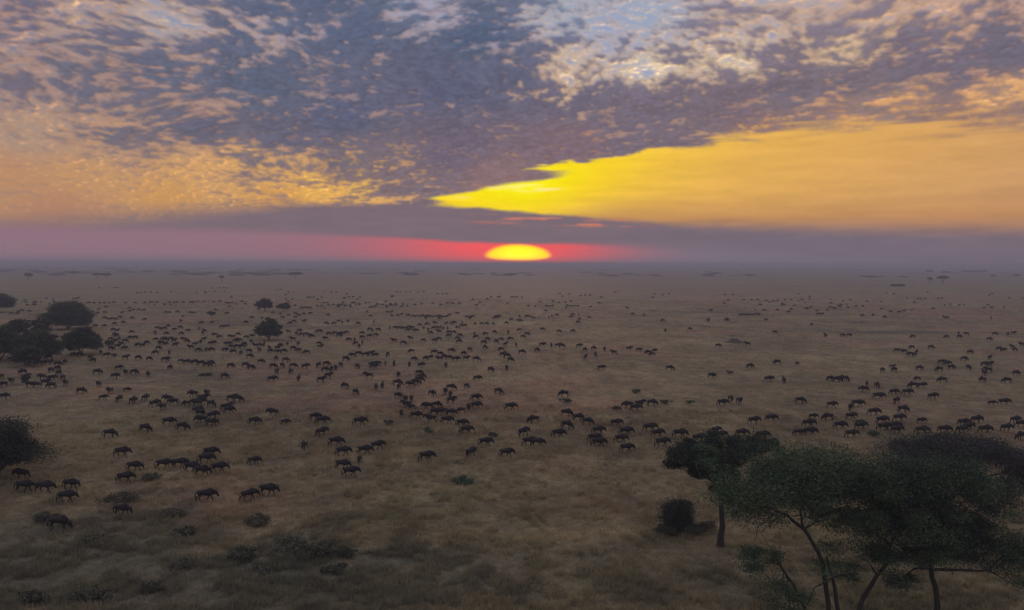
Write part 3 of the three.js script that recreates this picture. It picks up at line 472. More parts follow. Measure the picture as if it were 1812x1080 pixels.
[-143.9,-425.2,176,2],[-66.7,-430.4,-10,0],[-59.7,-430.8,-46,1],[190.3,-447.3,89,2],[251.1,-451.3,1,1],[-247.6,-421.4,-89,0],[-150.8,-430.0,86,1],[-64.5,-435.7,-29,1],[154.7,-450.4,-6,1],[-50.5,-438.8,44,0],
[-85.7,-439.6,57,1],[-35.0,-443.1,99,2],[-33.6,-443.2,-6,1],[-29.9,-443.4,-8,1],[-2.7,-445.3,54,2],[185.5,-458.0,-15,1],[-220.7,-431.6,169,0],[-44.8,-443.5,1,1],[-36.7,-444.1,1,2],[122.8,-456.0,-10,1],
[-233.7,-432.8,-13,0],[-229.8,-433.1,171,1],[-224.7,-433.4,8,1],[-213.3,-434.2,44,2],[-157.5,-438.0,194,1],[-156.0,-438.1,54,2],[-233.3,-435.0,194,0],[-228.2,-435.4,-14,1],[-209.0,-436.7,171,0],[-204.1,-437.0,-15,2],
[-159.6,-440.1,178,2],[-103.9,-443.9,175,1],[-95.5,-444.4,32,1],[-106.4,-443.7,1,1],[-90.4,-444.8,-12,0],[-89.3,-444.9,-6,1],[-18.6,-449.7,37,0],[50.2,-454.4,9,1],[-221.8,-438.0,-2,2],[-83.3,-447.5,-7,1],
[-81.3,-447.7,76,2],[26.9,-455.1,-2,1],[-188.2,-442.5,184,0],[-266.6,-438.2,50,1],[-203.6,-442.6,-28,1],[-199.8,-442.8,9,1],[-193.3,-443.3,37,1],[-190.5,-443.5,-101,1],[-185.5,-443.8,8,1],[-181.1,-444.1,189,1],
[-179.7,-444.2,180,2],[174.3,-468.8,55,1],[242.0,-473.5,2,1],[31.0,-460.0,-7,1],[-274.7,-441.0,-50,0],[-272.3,-441.1,166,1],[-267.5,-441.5,4,1],[-264.5,-441.7,102,1],[-204.0,-445.9,12,1],[154.0,-470.9,-1,1],
[-258.5,-444.3,50,1],[-179.7,-449.9,13,2],[-176.4,-450.1,54,2],[-170.8,-450.5,3,0],[-128.5,-453.5,177,2],[16.5,-463.7,1,1],[-73.9,-459.7,35,2],[225.4,-480.8,-100,1],[-156.1,-455.0,6,1],[-153.6,-455.2,-75,1],
[-169.6,-456.4,1,1],[24.5,-470.2,-43,1],[35.0,-471.0,-4,1],[160.6,-483.7,179,1],[176.4,-484.8,99,2],[204.9,-486.9,-91,1],[220.0,-487.9,14,1],[164.9,-489.1,-10,2],[134.6,-490.8,-6,0],[158.9,-492.5,1,1],
[-288.8,-466.0,-3,1],[146.5,-498.2,11,1],[152.0,-498.7,190,1],[177.0,-500.5,13,0],[173.7,-500.3,3,2],[156.7,-501.7,166,0],[185.5,-503.8,2,2],[-24.3,-489.5,181,1],[218.1,-507.6,180,1],[204.8,-506.7,-97,2],
[-276.0,-473.3,-34,0],[-135.3,-483.9,12,0],[-119.9,-485.0,-12,1],[-95.8,-486.8,5,1],[-140.0,-487.5,-4,1],[-15.7,-499.7,0,1],[195.1,-515.7,192,1],[271.2,-521.5,194,2],[273.6,-521.7,-36,2],[-269.1,-483.1,171,1],
[270.3,-524.3,13,1],[-287.2,-485.7,170,1],[-269.8,-487.1,-4,1],[-106.6,-499.7,10,1],[286.7,-530.0,-6,1],[290.0,-531.7,-7,0],[-270.5,-491.1,58,2],[267.3,-533.0,13,0],[340.5,-538.7,175,0],[349.8,-539.4,87,2],
[-107.9,-506.7,-7,0],[-133.1,-512.0,-11,2],[-131.2,-512.1,173,1],[-129.2,-512.3,-26,2],[-99.6,-514.6,-13,2],[94.5,-530.0,-8,1],[-182.9,-512.4,-9,1],[-125.2,-517.1,-13,1],[-0.5,-527.0,1,1],[60.1,-531.9,7,1],
[-108.2,-521.5,10,1],[-14.2,-529.0,4,1],[-9.5,-529.4,10,1],[-8.5,-529.5,-15,2],[1.2,-530.3,38,1],[3.5,-530.5,194,1],[6.6,-530.7,-53,1],[-105.9,-524.7,-7,1],[-80.6,-526.8,-1,1],[209.6,-555.2,-7,1],
[34.6,-545.7,1,1],[-81.2,-539.4,-104,1],[48.4,-556.9,-8,1],[-83.8,-547.4,59,1],[52.2,-564.1,-51,1],[55.8,-564.4,12,1],[109.6,-572.5,170,1],[359.5,-593.8,15,1],[-159.1,-552.9,50,2],[164.5,-586.3,184,0],
[158.4,-585.7,169,2],[41.9,-579.3,-13,0],[218.3,-600.4,8,0],[-120.5,-574.2,170,1],[-54.9,-580.0,36,0],[-51.3,-580.3,10,2],[-48.4,-580.6,11,1],[107.8,-594.5,166,1],[118.5,-595.4,-26,1],[377.0,-618.4,181,1],
[298.4,-615.4,176,1],[35.8,-593.8,-12,1],[298.8,-627.6,87,1],[-275.8,-579.1,15,0],[-227.1,-583.5,38,2],[-136.8,-597.8,169,2],[80.7,-618.0,-11,1],[-265.1,-587.9,-11,1],[-278.0,-590.7,-94,1],[-275.5,-590.9,12,0],
[-271.2,-591.3,167,1],[-238.1,-594.4,36,1],[-134.8,-604.1,13,0],[-171.7,-604.8,-25,1],[-168.0,-605.1,-26,1],[-82.6,-613.2,37,1],[-79.1,-613.5,176,1],[-73.3,-614.0,-26,2],[345.0,-653.5,180,1],[-260.5,-600.5,-34,1],
[-146.1,-611.4,84,1],[-90.4,-616.6,-14,1],[-87.7,-616.9,40,2],[-70.0,-622.9,7,0],[-237.7,-609.0,188,1],[-232.6,-615.9,2,0],[-225.4,-616.6,89,1],[86.9,-646.9,1,1],[-237.6,-619.8,88,1],[-194.5,-651.7,181,1],
[-193.8,-659.1,10,1],[-359.5,-685.6,-9,1],[-264.6,-696.0,183,1],[-258.7,-696.7,13,1],[-257.3,-702.5,55,1],[-254.3,-702.8,170,1],[-350.3,-694.9,14,1],[-347.8,-695.2,10,0]];

const POSES = ['walking', 'grazing', 'standing', 'pacing', 'trudging'].map((pose) => { const b = bodyShape(pose, 84); return { body: b.g, trim: trimShapes(b) }; });
const plain = POSES.map(({ body, trim }) => {
  const all = [body, ...Object.values(trim)].map((g) => { const c = g.clone(); if (!c.attributes.color) c.setAttribute('color', new THREE.Float32BufferAttribute(new Float32Array(c.attributes.position.count * 3).fill(0.35), 3)); c.deleteAttribute('uv'); return c; });
  return mergeGeometries(all);
});
function wildebeest(p) {
  const o = new THREE.Group();
  part(o, 'body', POSES[p].body, hide); part(o, 'horn', POSES[p].trim.horn, horn); part(o, 'horn', POSES[p].trim.other, horn); part(o, 'mane', POSES[p].trim.mane, mane); part(o, 'beard', POSES[p].trim.beard, mane); part(o, 'tail', POSES[p].trim.tail, mane);
  return o;
}
const first = POSES.map((_, p) => wildebeest(p)), ORDER = ['leftmost', 'second from left', 'third from left', 'fourth from left', 'fifth from left', 'sixth from left', 'seventh from left', 'eighth from left'], COUNT = ['one', 'two', 'three', 'four', 'five', 'six', 'seven', 'eight'];
{
  const size = {}, rand = rng(5); HERD.forEach((h) => { size[h[4]] = (size[h[4]] ?? 0) + 1; });
  HERD.forEach(([x, z, turn, pose, bunch, place], i) => {
    const u = rand(), p = pose === 0 ? (u < 0.35 ? 3 : u < 0.7 ? 4 : 0) : pose, near = i < 190;
    const o = near ? first[p].clone() : new THREE.Mesh(plain[p], hide);
    o.position.set(x, 0, z); o.rotation.y = turn * RAD; const s = (0.91 + rand() * 0.1) * (rand() < 0.08 ? 0.76 : 1); o.scale.set(s, s * 0.95, s * 1.14);
    const n = size[bunch], act = ['walking', 'grazing', 'standing'][pose];
    let label = n === 1 ? BUNCHES[bunch] : (place === n - 1 ? 'rightmost' : ORDER[place]) + ' of ' + COUNT[n - 1] + ' wildebeest ' + BUNCHES[bunch];
    if (n > 1 && label.split(' ').length < 16) label += ', ' + act;
    tag(o, 'wildebeest', label, 'wildebeest', 'wildebeest herd grazing across the plain');
  });
  // the rest of the herd, too far off to pick apart
  const far = new THREE.Group(), m = new THREE.Matrix4(), q = new THREE.Quaternion(), up = V(0, 1, 0);
  [0, 1, 2].forEach((p) => {
    const mine = FAR_HERD.filter((h) => h[3] === p), inst = new THREE.InstancedMesh(plain[p], hide, mine.length);
    mine.forEach(([x, z, turn], k) => { const s = 0.84 + rand() * 0.14; inst.setMatrixAt(k, m.compose(V(x, 0, z), q.setFromAxisAngle(up, turn * RAD), V(s, s, s))); });
    inst.name = ['walking_animals', 'grazing_animals', 'standing_animals'][p]; inst.userData.kind = 'stuff'; far.add(inst);
  });
  tag(far, 'distant_wildebeest', 'hundreds of tiny dark wildebeest scattered over the far plain', 'wildebeest', null, 'stuff');
}
// ---------------------------------------------------------------- the plain: one sheet to the horizon, dry grass with rusty, olive and trampled patches
// patches of other growth: x, z, half width, half depth, kind (0 dark green, 1 rusty, 2 pale straw, 3 rank olive grass), strength
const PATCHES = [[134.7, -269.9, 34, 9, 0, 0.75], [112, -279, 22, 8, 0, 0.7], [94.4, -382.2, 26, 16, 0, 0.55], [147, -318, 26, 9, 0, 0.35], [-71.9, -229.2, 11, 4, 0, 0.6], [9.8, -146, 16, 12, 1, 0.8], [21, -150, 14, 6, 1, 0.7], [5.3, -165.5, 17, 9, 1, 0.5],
  [5.9, -108.7, 20, 7, 1, 0.35], [-26.1, -136.3, 14, 9, 1, 0.35], [-41, -125, 12, 6, 0, 0.25], [63, -117.7, 16, 6, 1, 0.4], [-68, -163.7, 10, 4, 0, 0.5], [85, -138.6, 14, 5, 1, 0.3], [12, -128, 12, 4, 2, 0.6], [-20, -128, 9, 3, 2, 0.5], [-115, -290, 50, 22, 0, 0.35], [-125, -262, 30, 8, 1, 0.45],
  [-5, -81.6, 3.4, 1.6, 0, 0.6], [-16, -60, 8, 5, 0, 0.45], [-33, -68, 10, 5, 0, 0.35], [4, -90, 10, 7, 1, 0.35], [10, -74, 9, 5, 1, 0.35], [118, -360, 60, 14, 0, 0.35], [-27, -56, 25, 12, 3, 0.78], [-14, -54, 16, 7, 3, 0.65], [-36, -66, 12, 6, 3, 0.4], [2, -58, 16, 8, 3, 0.42], [22, -56, 18, 8, 3, 0.45], [34, -66, 14, 8, 3, 0.35], [-8, -70, 12, 5, 3, 0.3], [8, -84, 16, 14, 2, 0.55], [14, -100, 20, 10, 2, 0.4], [330, -860, 120, 30, 0, 0.6], [-700, -1900, 900, 330, 0, 0.7], [300, -1500, 420, 90, 0, 0.5], [640, -1150, 320, 60, 0, 0.45]];
function growth(x, z) {
  const w1 = fbm(x / 60 + 20, z / 60 + 4, 4), w2 = fbm(x / 14 + 3, z / 14 + 9, 4), w3 = fbm(x / 3.1, z / 3.1 + 50, 3), w4 = fbm(x / 420 + 31, z / 420, 3);
  let green = smooth(0.5, 0.72, w1 * 0.5 + w2 * 0.5 + (w4 - 0.5) * 0.4), rust = smooth(0.5, 0.68, fbm(x / 34 + 70, z / 34 + 33, 4) + (w2 - 0.5) * 0.3), pale = smooth(0.55, 0.72, fbm(x / 26 + 11, z / 20 + 90, 3)), dark = 0, rank = 0;
  for (const [px, pz, a, b, kind, s] of PATCHES) {
    const dx = (x - px) / a, dz = (z - pz) / b; if (Math.abs(dx) > 1.8 || Math.abs(dz) > 1.8) continue;
    const m = smooth(1.15, 0.35, Math.hypot(dx, dz) + (w2 - 0.5) * 1.3 + (w3 - 0.5) * 0.5) * s;
    if (kind === 0) dark = Math.max(dark, m); else if (kind === 1) rust = Math.max(rust, m); else if (kind === 2) pale = Math.max(pale, m); else rank = Math.max(rank, m);
  }
  const v = 0.86 + (w2 - 0.5) * 0.5 + (w3 - 0.5) * 0.55;
  const mix = (a, b, t) => a + (b - a) * t;
  let r = 0.262, g = 0.222, b = 0.122;
  r = mix(r, 0.34, pale * 0.6); g = mix(g, 0.292, pale * 0.6); b = mix(b, 0.165, pale * 0.6);
  r = mix(r, 0.285, rust * 0.95); g = mix(g, 0.205, rust * 0.95); b = mix(b, 0.122, rust * 0.95);
  r = mix(r, 0.2, green * 0.6); g = mix(g, 0.21, green * 0.6); b = mix(b, 0.105, green * 0.6);
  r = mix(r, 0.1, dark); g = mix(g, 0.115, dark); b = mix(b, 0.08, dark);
  r = mix(r, 0.16, rank); g = mix(g, 0.165, rank); b = mix(b, 0.1, rank);
  return [r * v, g * v, b * v, Math.max(green * 0.6, dark, rank)];
}
function grainTexture(n, seed, stretch) {
  const d = new Uint8Array(n * n * 4), L = new Float32Array(n * n), r = rng(seed);
  for (let oct = 4; oct <= n / 2; oct *= 2) {
    const lat = new Float32Array(oct * oct); for (let i = 0; i < lat.length; i++) lat[i] = r();
    const amp = oct < 16 ? 0.35 : 1;
    for (let y = 0; y < n; y++) for (let x = 0; x < n; x++) {
      const fx = x / n * oct, fy = y / n * oct, i = fx | 0, j = fy | 0; let u = fx - i, v = fy - j; u = u * u * (3 - 2 * u); v = v * v * (3 - 2 * v);
      const i1 = (i + 1) % oct, j1 = (j + 1) % oct;
      L[y * n + x] += amp * ((lat[j * oct + i] * (1 - u) + lat[j * oct + i1] * u) * (1 - v) + (lat[j1 * oct + i] * (1 - u) + lat[j1 * oct + i1] * u) * v - 0.5);
    }
  }
  for (let i = 0; i < n * n; i++) { const v = clamp(0.72 + L[i] * stretch) * 255; d[i * 4] = v; d[i * 4 + 1] = v * 0.99; d[i * 4 + 2] = v * 0.97; d[i * 4 + 3] = 255; }
  const t = new THREE.DataTexture(d, n, n); t.wrapS = t.wrapT = THREE.RepeatWrapping; t.magFilter = THREE.LinearFilter; t.minFilter = THREE.LinearMipmapLinearFilter; t.generateMipmaps = true; t.needsUpdate = true;
  return t;
}
{
  const rings = [0]; for (let r = 4; r < 32000; r *= r < 40 ? 1.12 : r < 1500 ? 1.0105 : 1.03) rings.push(r);
  const angles = []; for (let a = -180; a < 180;) { angles.push(a); a += Math.abs(a + 90) < 44 ? 0.3 : 4; }
  const pos = [], col = [], uv = [], idx = [], A = angles.length;
  rings.forEach((r, k) => angles.forEach((a, i) => {
    const x = Math.cos(a * RAD) * r, z = Math.sin(a * RAD) * r; pos.push(x, 0, z); uv.push(x, z); const c = growth(x, z); col.push(c[0] / 0.72, c[1] / 0.72, c[2] / 0.72);
    if (k) { const o = k * A, p = o - A, j = (i + 1) % A; idx.push(p + i, p + j, o + i, p + j, o + j, o + i); }
  }));
  const g = new THREE.BufferGeometry(); g.setAttribute('position', new THREE.Float32BufferAttribute(pos, 3)); g.setAttribute('color', new THREE.Float32BufferAttribute(col, 3)); g.setAttribute('uv', new THREE.Float32BufferAttribute(uv, 2)); g.setIndex(idx);
  const up = new Float32Array(pos.length); for (let i = 1; i < up.length; i += 3) up[i] = 1; g.setAttribute('normal', new THREE.BufferAttribute(up, 3));
  const map = grainTexture(1024, 3, 0.3), bump = grainTexture(1024, 8, 0.4); map.colorSpace = THREE.NoColorSpace; map.repeat.set(1 / 27, 1 / 27); bump.repeat.set(1 / 11, 1 / 11);
  const m = new THREE.MeshStandardMaterial({ name: 'dry grass', color: 0xffffff, vertexColors: true, map, bumpMap: bump, bumpScale: 0.1, roughness: 0.85 });
  const o = new THREE.Mesh(g, m); tag(o, 'ground', 'flat brown grass plain reaching to the horizon', 'ground', null, 'structure');
}

// ---------------------------------------------------------------- grass standing on the near plain
function tuft(seed, blades, height, spread, width) {
  const r = rng(seed), pos = [];
  for (let i = 0; i < blades; i++) {
    const a = r() * 6.283, d = Math.sqrt(r()) * spread, h = height * (0.5 + 0.7 * r()), lean = (0.25 + 0.9 * r()) * h * 0.6, b = r() * 6.283, w = width * (0.6 + 0.8 * r());
    const x = Math.cos(a) * d, z = Math.sin(a) * d, lx = Math.cos(b) * lean, lz = Math.sin(b) * lean, sx = -Math.sin(b) * w, sz = Math.cos(b) * w;
    const mx = x + lx * 0.35, mz = z + lz * 0.35, my = h * 0.65;
    pos.push(x - sx, -0.02, z - sz, x + sx, -0.02, z + sz, mx + sx * 0.8, my, mz + sz * 0.8, x - sx, -0.02, z - sz, mx + sx * 0.8, my, mz + sz * 0.8, mx - sx * 0.8, my, mz - sz * 0.8, mx - sx * 0.8, my, mz - sz * 0.8, mx + sx * 0.8, my, mz + sz * 0.8, x + lx, h, z + lz);
  }
  const g = new THREE.BufferGeometry(); g.setAttribute('position', new THREE.Float32BufferAttribute(pos, 3)); g.computeVertexNormals(); return g;
}
{
  const straw = new THREE.MeshPhysicalMaterial({ name: 'grass blades', color: 0xffffff, roughness: 1, side: THREE.DoubleSide, transmission: 0.45, thickness: 0 });
  const kinds = [['short_grass', 'short dry straw grass covering the near plain', tuft(1, 14, 0.22, 0.34, 0.014), 42000, (g) => g < 0.4 ? 1 : 0.5], ['tussock_grass', 'taller dull olive grass tussocks in the foreground', tuft(2, 26, 0.42, 0.28, 0.015), 15000, (g) => 0.2 + g], ['matted_grass', 'matted brown grass clumps on the middle plain', tuft(3, 12, 0.24, 0.6, 0.02), 22000, () => 1]];
  const m = new THREE.Matrix4(), q = new THREE.Quaternion(), e = new THREE.Euler(), c = new THREE.Color();
  kinds.forEach(([name, label, g, n, want], k) => {
    const rand = rng(90 + k), inst = new THREE.InstancedMesh(g, straw, n);
    for (let i = 0; i < n;) {
      const near = k < 2, d = near ? 42 + Math.pow(rand(), 1.25) * 85 : 95 + Math.pow(rand(), 1.7) * 420, az = (rand() - 0.5) * 1.42, x = Math.sin(az) * d * 1.05, z = -Math.cos(az) * d, w = growth(x, z);
      if (rand() > want(w[3]) * (k === 1 ? smooth(0.35, 0.7, fbm(x / 2.2, z / 2.2, 2)) * 1.6 : 1)) continue;
      const s = (0.6 + rand() * 0.8) * (near ? 1 : 0.8 + d / 260);
      inst.setMatrixAt(i, m.compose(V(x, 0, z), q.setFromEuler(e.set((rand() - 0.5) * 0.3, rand() * 6.28, (rand() - 0.5) * 0.3)), V(s, s * (0.7 + rand() * 0.5), s)));
      const v = (1.35 + rand() * 0.7) * (k === 1 ? 0.85 : 1); inst.setColorAt(i, c.setRGB(w[0] * v * 1.04, w[1] * v * (k === 1 ? 1.05 : 1), w[2] * v)); i++;
    }
    tag(inst, name, label, 'grass', null, 'stuff');
  });
}

// ---------------------------------------------------------------- trees and bushes
const bark = new THREE.MeshStandardMaterial({ name: 'dark acacia bark', color: new THREE.Color(0.052, 0.044, 0.038), roughness: 0.95 });
const leafGreen = new THREE.MeshStandardMaterial({ name: 'acacia leaf', color: 0xffffff, vertexColors: true, roughness: 0.8, side: THREE.DoubleSide });
// leaf-sized slivers gathered in clumps through flattened pads [x, y, z, rx, ry, rz, density]
function leaves(pads, per, size, tones, rand, spread = 0.3) {
  const pos = [], col = [], a = V(), b = V(), clumps = [];
  for (const [x, y, z, rx, ry, rz, dens = 1] of pads) {
    const n = Math.max(3, Math.round(rx * rz * 3.2 * Math.min(1, dens + 0.3)));
    for (let i = 0; i < n; i++) {
      const t = rand() * 6.283, r = Math.sqrt(rand()) * (0.75 + rand() * 0.42), up = (rand() * 1.25 - 0.4) * (1 - 0.55 * r * r);
      const cx = x + Math.cos(t) * r * rx, cz = z + Math.sin(t) * r * rz, cy = y + up * ry, s = spread * (0.6 + rand() * 0.9) * Math.min(1.6, Math.sqrt(rx * rz) * 0.55 + 0.4);
      const tone = tones[Math.floor(rand() * tones.length)], k = 0.75 + rand() * 0.5; clumps.push([cx, cy, cz]);
      const m = Math.round(per * dens * (0.6 + rand() * 0.8));
      for (let j = 0; j < m; j++) {
        const gx = (rand() + rand() + rand() - 1.5) * 1.5 * s, gy = (rand() + rand() + rand() - 1.5) * 0.85 * s, gz = (rand() + rand() + rand() - 1.5) * 1.5 * s;
        const th = rand() * 6.283, u = rand() * 1.5 - 0.45, L = size * (0.6 + rand() * 0.8), h = Math.sqrt(Math.max(0, 1 - u * u));
        a.set(Math.cos(th) * h, u, Math.sin(th) * h).multiplyScalar(L); b.set(rand() - 0.5, rand() - 0.5, rand() - 0.5).cross(a).setLength(L * 0.32);
        const X = cx + gx, Y = Math.max(0.03, cy + gy), Z = cz + gz, v = k * (0.75 + rand() * 0.5);
        pos.push(X - b.x, Y - b.y, Z - b.z, X + b.x, Y + b.y, Z + b.z, X + a.x, Y + a.y, Z + a.z);
        for (let q = 0; q < 3; q++) col.push(tone[0] * v, tone[1] * v, tone[2] * v);
      }
    }
  }
  const g = new THREE.BufferGeometry(); g.setAttribute('position', new THREE.Float32BufferAttribute(pos, 3)); g.setAttribute('color', new THREE.Float32BufferAttribute(col, 3)); g.computeVertexNormals();
  return { g, clumps };
}
const GREEN = [[0.078, 0.135, 0.066], [0.09, 0.148, 0.068], [0.066, 0.115, 0.06], [0.1, 0.14, 0.07]], SCRUB = [[0.15, 0.148, 0.092], [0.13, 0.138, 0.084], [0.16, 0.15, 0.1]], DUSK = [[0.108, 0.118, 0.072], [0.096, 0.11, 0.068], [0.12, 0.12, 0.076]], DEEP = [[0.044, 0.064, 0.044], [0.052, 0.074, 0.046], [0.038, 0.056, 0.042]], GREY = [[0.058, 0.06, 0.062], [0.05, 0.052, 0.056], [0.06, 0.068, 0.058]], OLIVE = [[0.11, 0.115, 0.068], [0.095, 0.105, 0.064], [0.125, 0.115, 0.074]];
function twist(points, rand, amount) { // more, slightly crooked points between the given ones
  const out = [];
  points.forEach((p, i) => { out.push(p.clone()); if (i < points.length - 1) { const q = points[i + 1], d = p.distanceTo(q) * amount; out.push(p.clone().lerp(q, 0.35).add(V((rand() - 0.5) * d, (rand() - 0.5) * d * 0.4, (rand() - 0.5) * d)), p.clone().lerp(q, 0.7).add(V((rand() - 0.5) * d, (rand() - 0.5) * d * 0.4, (rand() - 0.5) * d))); } });
  return out;
}
// stems: lists of [x, y, z, radius]; a limb runs from the nearest stem point to every pad, twigs from there to its leaf clumps
function tree({ at, turn = 0, name, label, category = 'tree', group, stems, pads, per = 90, size = 0.15, tones = GREEN, seed, spread, twigs = 1, ry = 1, slim = 1 }) {
  pads.forEach((p) => { p[4] *= ry; }); stems.forEach((s) => s.forEach((p) => { p[3] *= slim; }));
  const rand = rng(seed), o = new THREE.Group(), { g, clumps } = leaves(pads, per, size, tones, rand, spread), nodes = [];
  stems.forEach((s, k) => {
    const pts = twist(s.map((p) => V(p[0], p[1], p[2])), rand, 0.1), n = pts.length, rad = pts.map((_, i) => { const t = i / (n - 1) * (s.length - 1), j = Math.min(s.length - 2, Math.floor(t)); return s[j][3] + (s[j + 1][3] - s[j][3]) * (t - j); });
    rad[0] *= s[0][1] < 0.2 ? 1.35 : 1;
    part(o, k ? 'stem' : 'trunk', limb(pts, rad, 9, 0.18, rand), bark); pts.forEach((p, i) => { if (i > n * 0.45) nodes.push([p, rad[i]]); });
  });
  const thin = [];
  pads.forEach(([x, y, z, rx, ry, rz]) => {
    const goal = V(x, y - ry * 0.35, z); let best = nodes[0], bd = 1e9;
    for (const nd of nodes) { const d = nd[0].distanceTo(goal) + Math.max(0, nd[0].y - goal.y) * 1.5; if (d < bd) { bd = d; best = nd; } }
    const from = best[0], mid = from.clone().lerp(goal, 0.5).add(V(0, bd * 0.1, 0)), pts = twist([from, mid, goal], rand, 0.12), r0 = Math.min(best[1] * 0.7, 0.03 + bd * 0.022);
    if (twigs) part(o, 'limb', limb(pts, pts.map((_, i) => r0 * (1 - 0.7 * i / (pts.length - 1))), 6, 0.15, rand), bark);
    if (twigs) for (const c of clumps) { const p = V(...c); if (Math.hypot((p.x - x) / rx, (p.z - z) / rz) > 1.2 || rand() < 0.45) continue; const a = pts[3 + Math.floor(rand() * (pts.length - 3))]; if (a.distanceTo(p) > 1.7) continue; const w = twist([a, p], rand, 0.25); thin.push(limb(w, w.map((_, i) => 0.022 * (1 - 0.75 * i / (w.length - 1))), 4)); }
  });
  if (thin.length) part(o, 'twigs', mergeGeometries(thin), bark);
  part(o, 'crown', g, leafGreen);
  o.position.set(at[0], 0, at[1]); o.rotation.y = turn;
  return tag(o, name, label, category, group);
}
// the four acacias at lower right
tree({ at: [17.1, -63.2], name: 'acacia_tree', label: 'dark acacia with one straight bare trunk beside the upright bush', group: 'acacias at lower right', seed: 21, per: 700, size: 0.14, ry: 1.3, slim: 1.05, tones: [...DEEP, GREEN[0]],
  stems: [[[0, 0, 0, 0.25], [0.05, 2.4, 0, 0.21], [-0.05, 4.3, 0, 0.19], [0.1, 6, 0, 0.13], [0.4, 7.6, 0, 0.05]], [[-0.05, 4.4, 0, 0.12], [-1.2, 5.8, 0.2, 0.09], [-2.6, 6.9, 0.1, 0.04]], [[0.05, 5, 0, 0.11], [1.4, 6.6, -0.2, 0.08], [2.8, 7.8, 0, 0.04]]],
  pads: [[-2.5, 7.4, 0, 2.0, 1.1, 2.1], [0, 8.1, 0, 2.5, 1.0, 2.5], [2.4, 8.3, 0, 1.7, 0.75, 1.8], [3.9, 8.0, 0.3, 1.0, 0.5, 1.0], [-0.5, 6.8, 0.5, 2.2, 1.2, 1.9], [-0.4, 5.6, 0.4, 1.5, 1.0, 1.3, 0.9], [-3.7, 6.9, 0, 0.9, 0.7, 1.0], [1.1, 7.1, 0, 1.5, 0.9, 1.5], [-0.2, 4.6, 0.2, 0.7, 0.5, 0.6, 0.5], [-1.9, 6.2, 0, 1.2, 0.7, 1.1, 0.8], [0.6, 5.9, 0.2, 1.2, 0.7, 1.1, 0.7], [-1.4, 8.0, -0.4, 1.6, 0.7, 1.6]] });
tree({ at: [20.7, -48.2], name: 'acacia_tree', label: 'green flat-topped acacia on several slanting stems, left of the widest crown', group: 'acacias at lower right', seed: 22, per: 760, size: 0.12, spread: 0.42, ry: 1.5, slim: 0.75, tones: GREEN,
  stems: [[[-0.6, 0, 0, 0.24], [-1.0, 2.6, 0, 0.2], [-1.55, 5.1, 0, 0.17], [-2.5, 6.6, 0, 0.14], [-3.6, 7.5, 0.1, 0.1], [-5.4, 8.2, 0.2, 0.06], [-6.6, 8.2, 0.3, 0.025]], [[-0.2, 0, 0.2, 0.19], [-0.6, 2.9, 0.3, 0.15], [-1.2, 5.0, 0.4, 0.08]], [[-1.4, 0, 0.3, 0.16], [-3.2, 3.2, 0.4, 0.12], [-4.1, 4.5, 0.4, 0.08], [-4.6, 5.3, 0.4, 0.03]], [[0.8, 0, -0.1, 0.24], [1.4, 2.2, -0.2, 0.2], [2.8, 4.1, -0.4, 0.15], [3.5, 6, -0.6, 0.08]], [[-2.5, 6.6, 0, 0.11], [-2.7, 7.6, -0.2, 0.08], [-1.8, 9.2, -0.5, 0.04]]],
  pads: [[-4.8, 9.3, 0, 2.9, 0.8, 2.4], [-7.0, 8.4, 0.3, 1.6, 0.7, 1.5], [-2.1, 10.2, -0.4, 2.6, 0.8, 2.3], [-2.9, 8.8, 0.2, 2.3, 0.7, 2.0, 0.8], [-5.9, 7.4, 0.2, 2.0, 0.45, 1.6, 0.35], [0.4, 9.9, -0.8, 2.3, 0.8, 2.1], [0.5, 8.3, -0.6, 2.0, 0.9, 1.8, 0.8], [-5.0, 4.8, 0.4, 1.6, 0.5, 1.2, 0.6], [-3.9, 3.1, 0.5, 1.4, 0.8, 1.1, 0.6], [-3.4, 2.0, 0.6, 1.3, 0.6, 1.0, 0.5], [-1.6, 4.4, 0.5, 1.4, 0.45, 1.0, 0.35], [1.5, 4.9, -0.4, 1.9, 0.6, 1.5, 0.7], [1.2, 6.6, -0.5, 2.0, 0.7, 1.6, 0.7], [-1.0, 7.4, -0.3, 1.8, 0.6, 1.6, 0.6], [-3.2, 1.2, 0.7, 1.2, 0.5, 1.0, 0.5], [0.6, 3.6, -0.2, 1.2, 0.4, 1.0, 0.4]] });
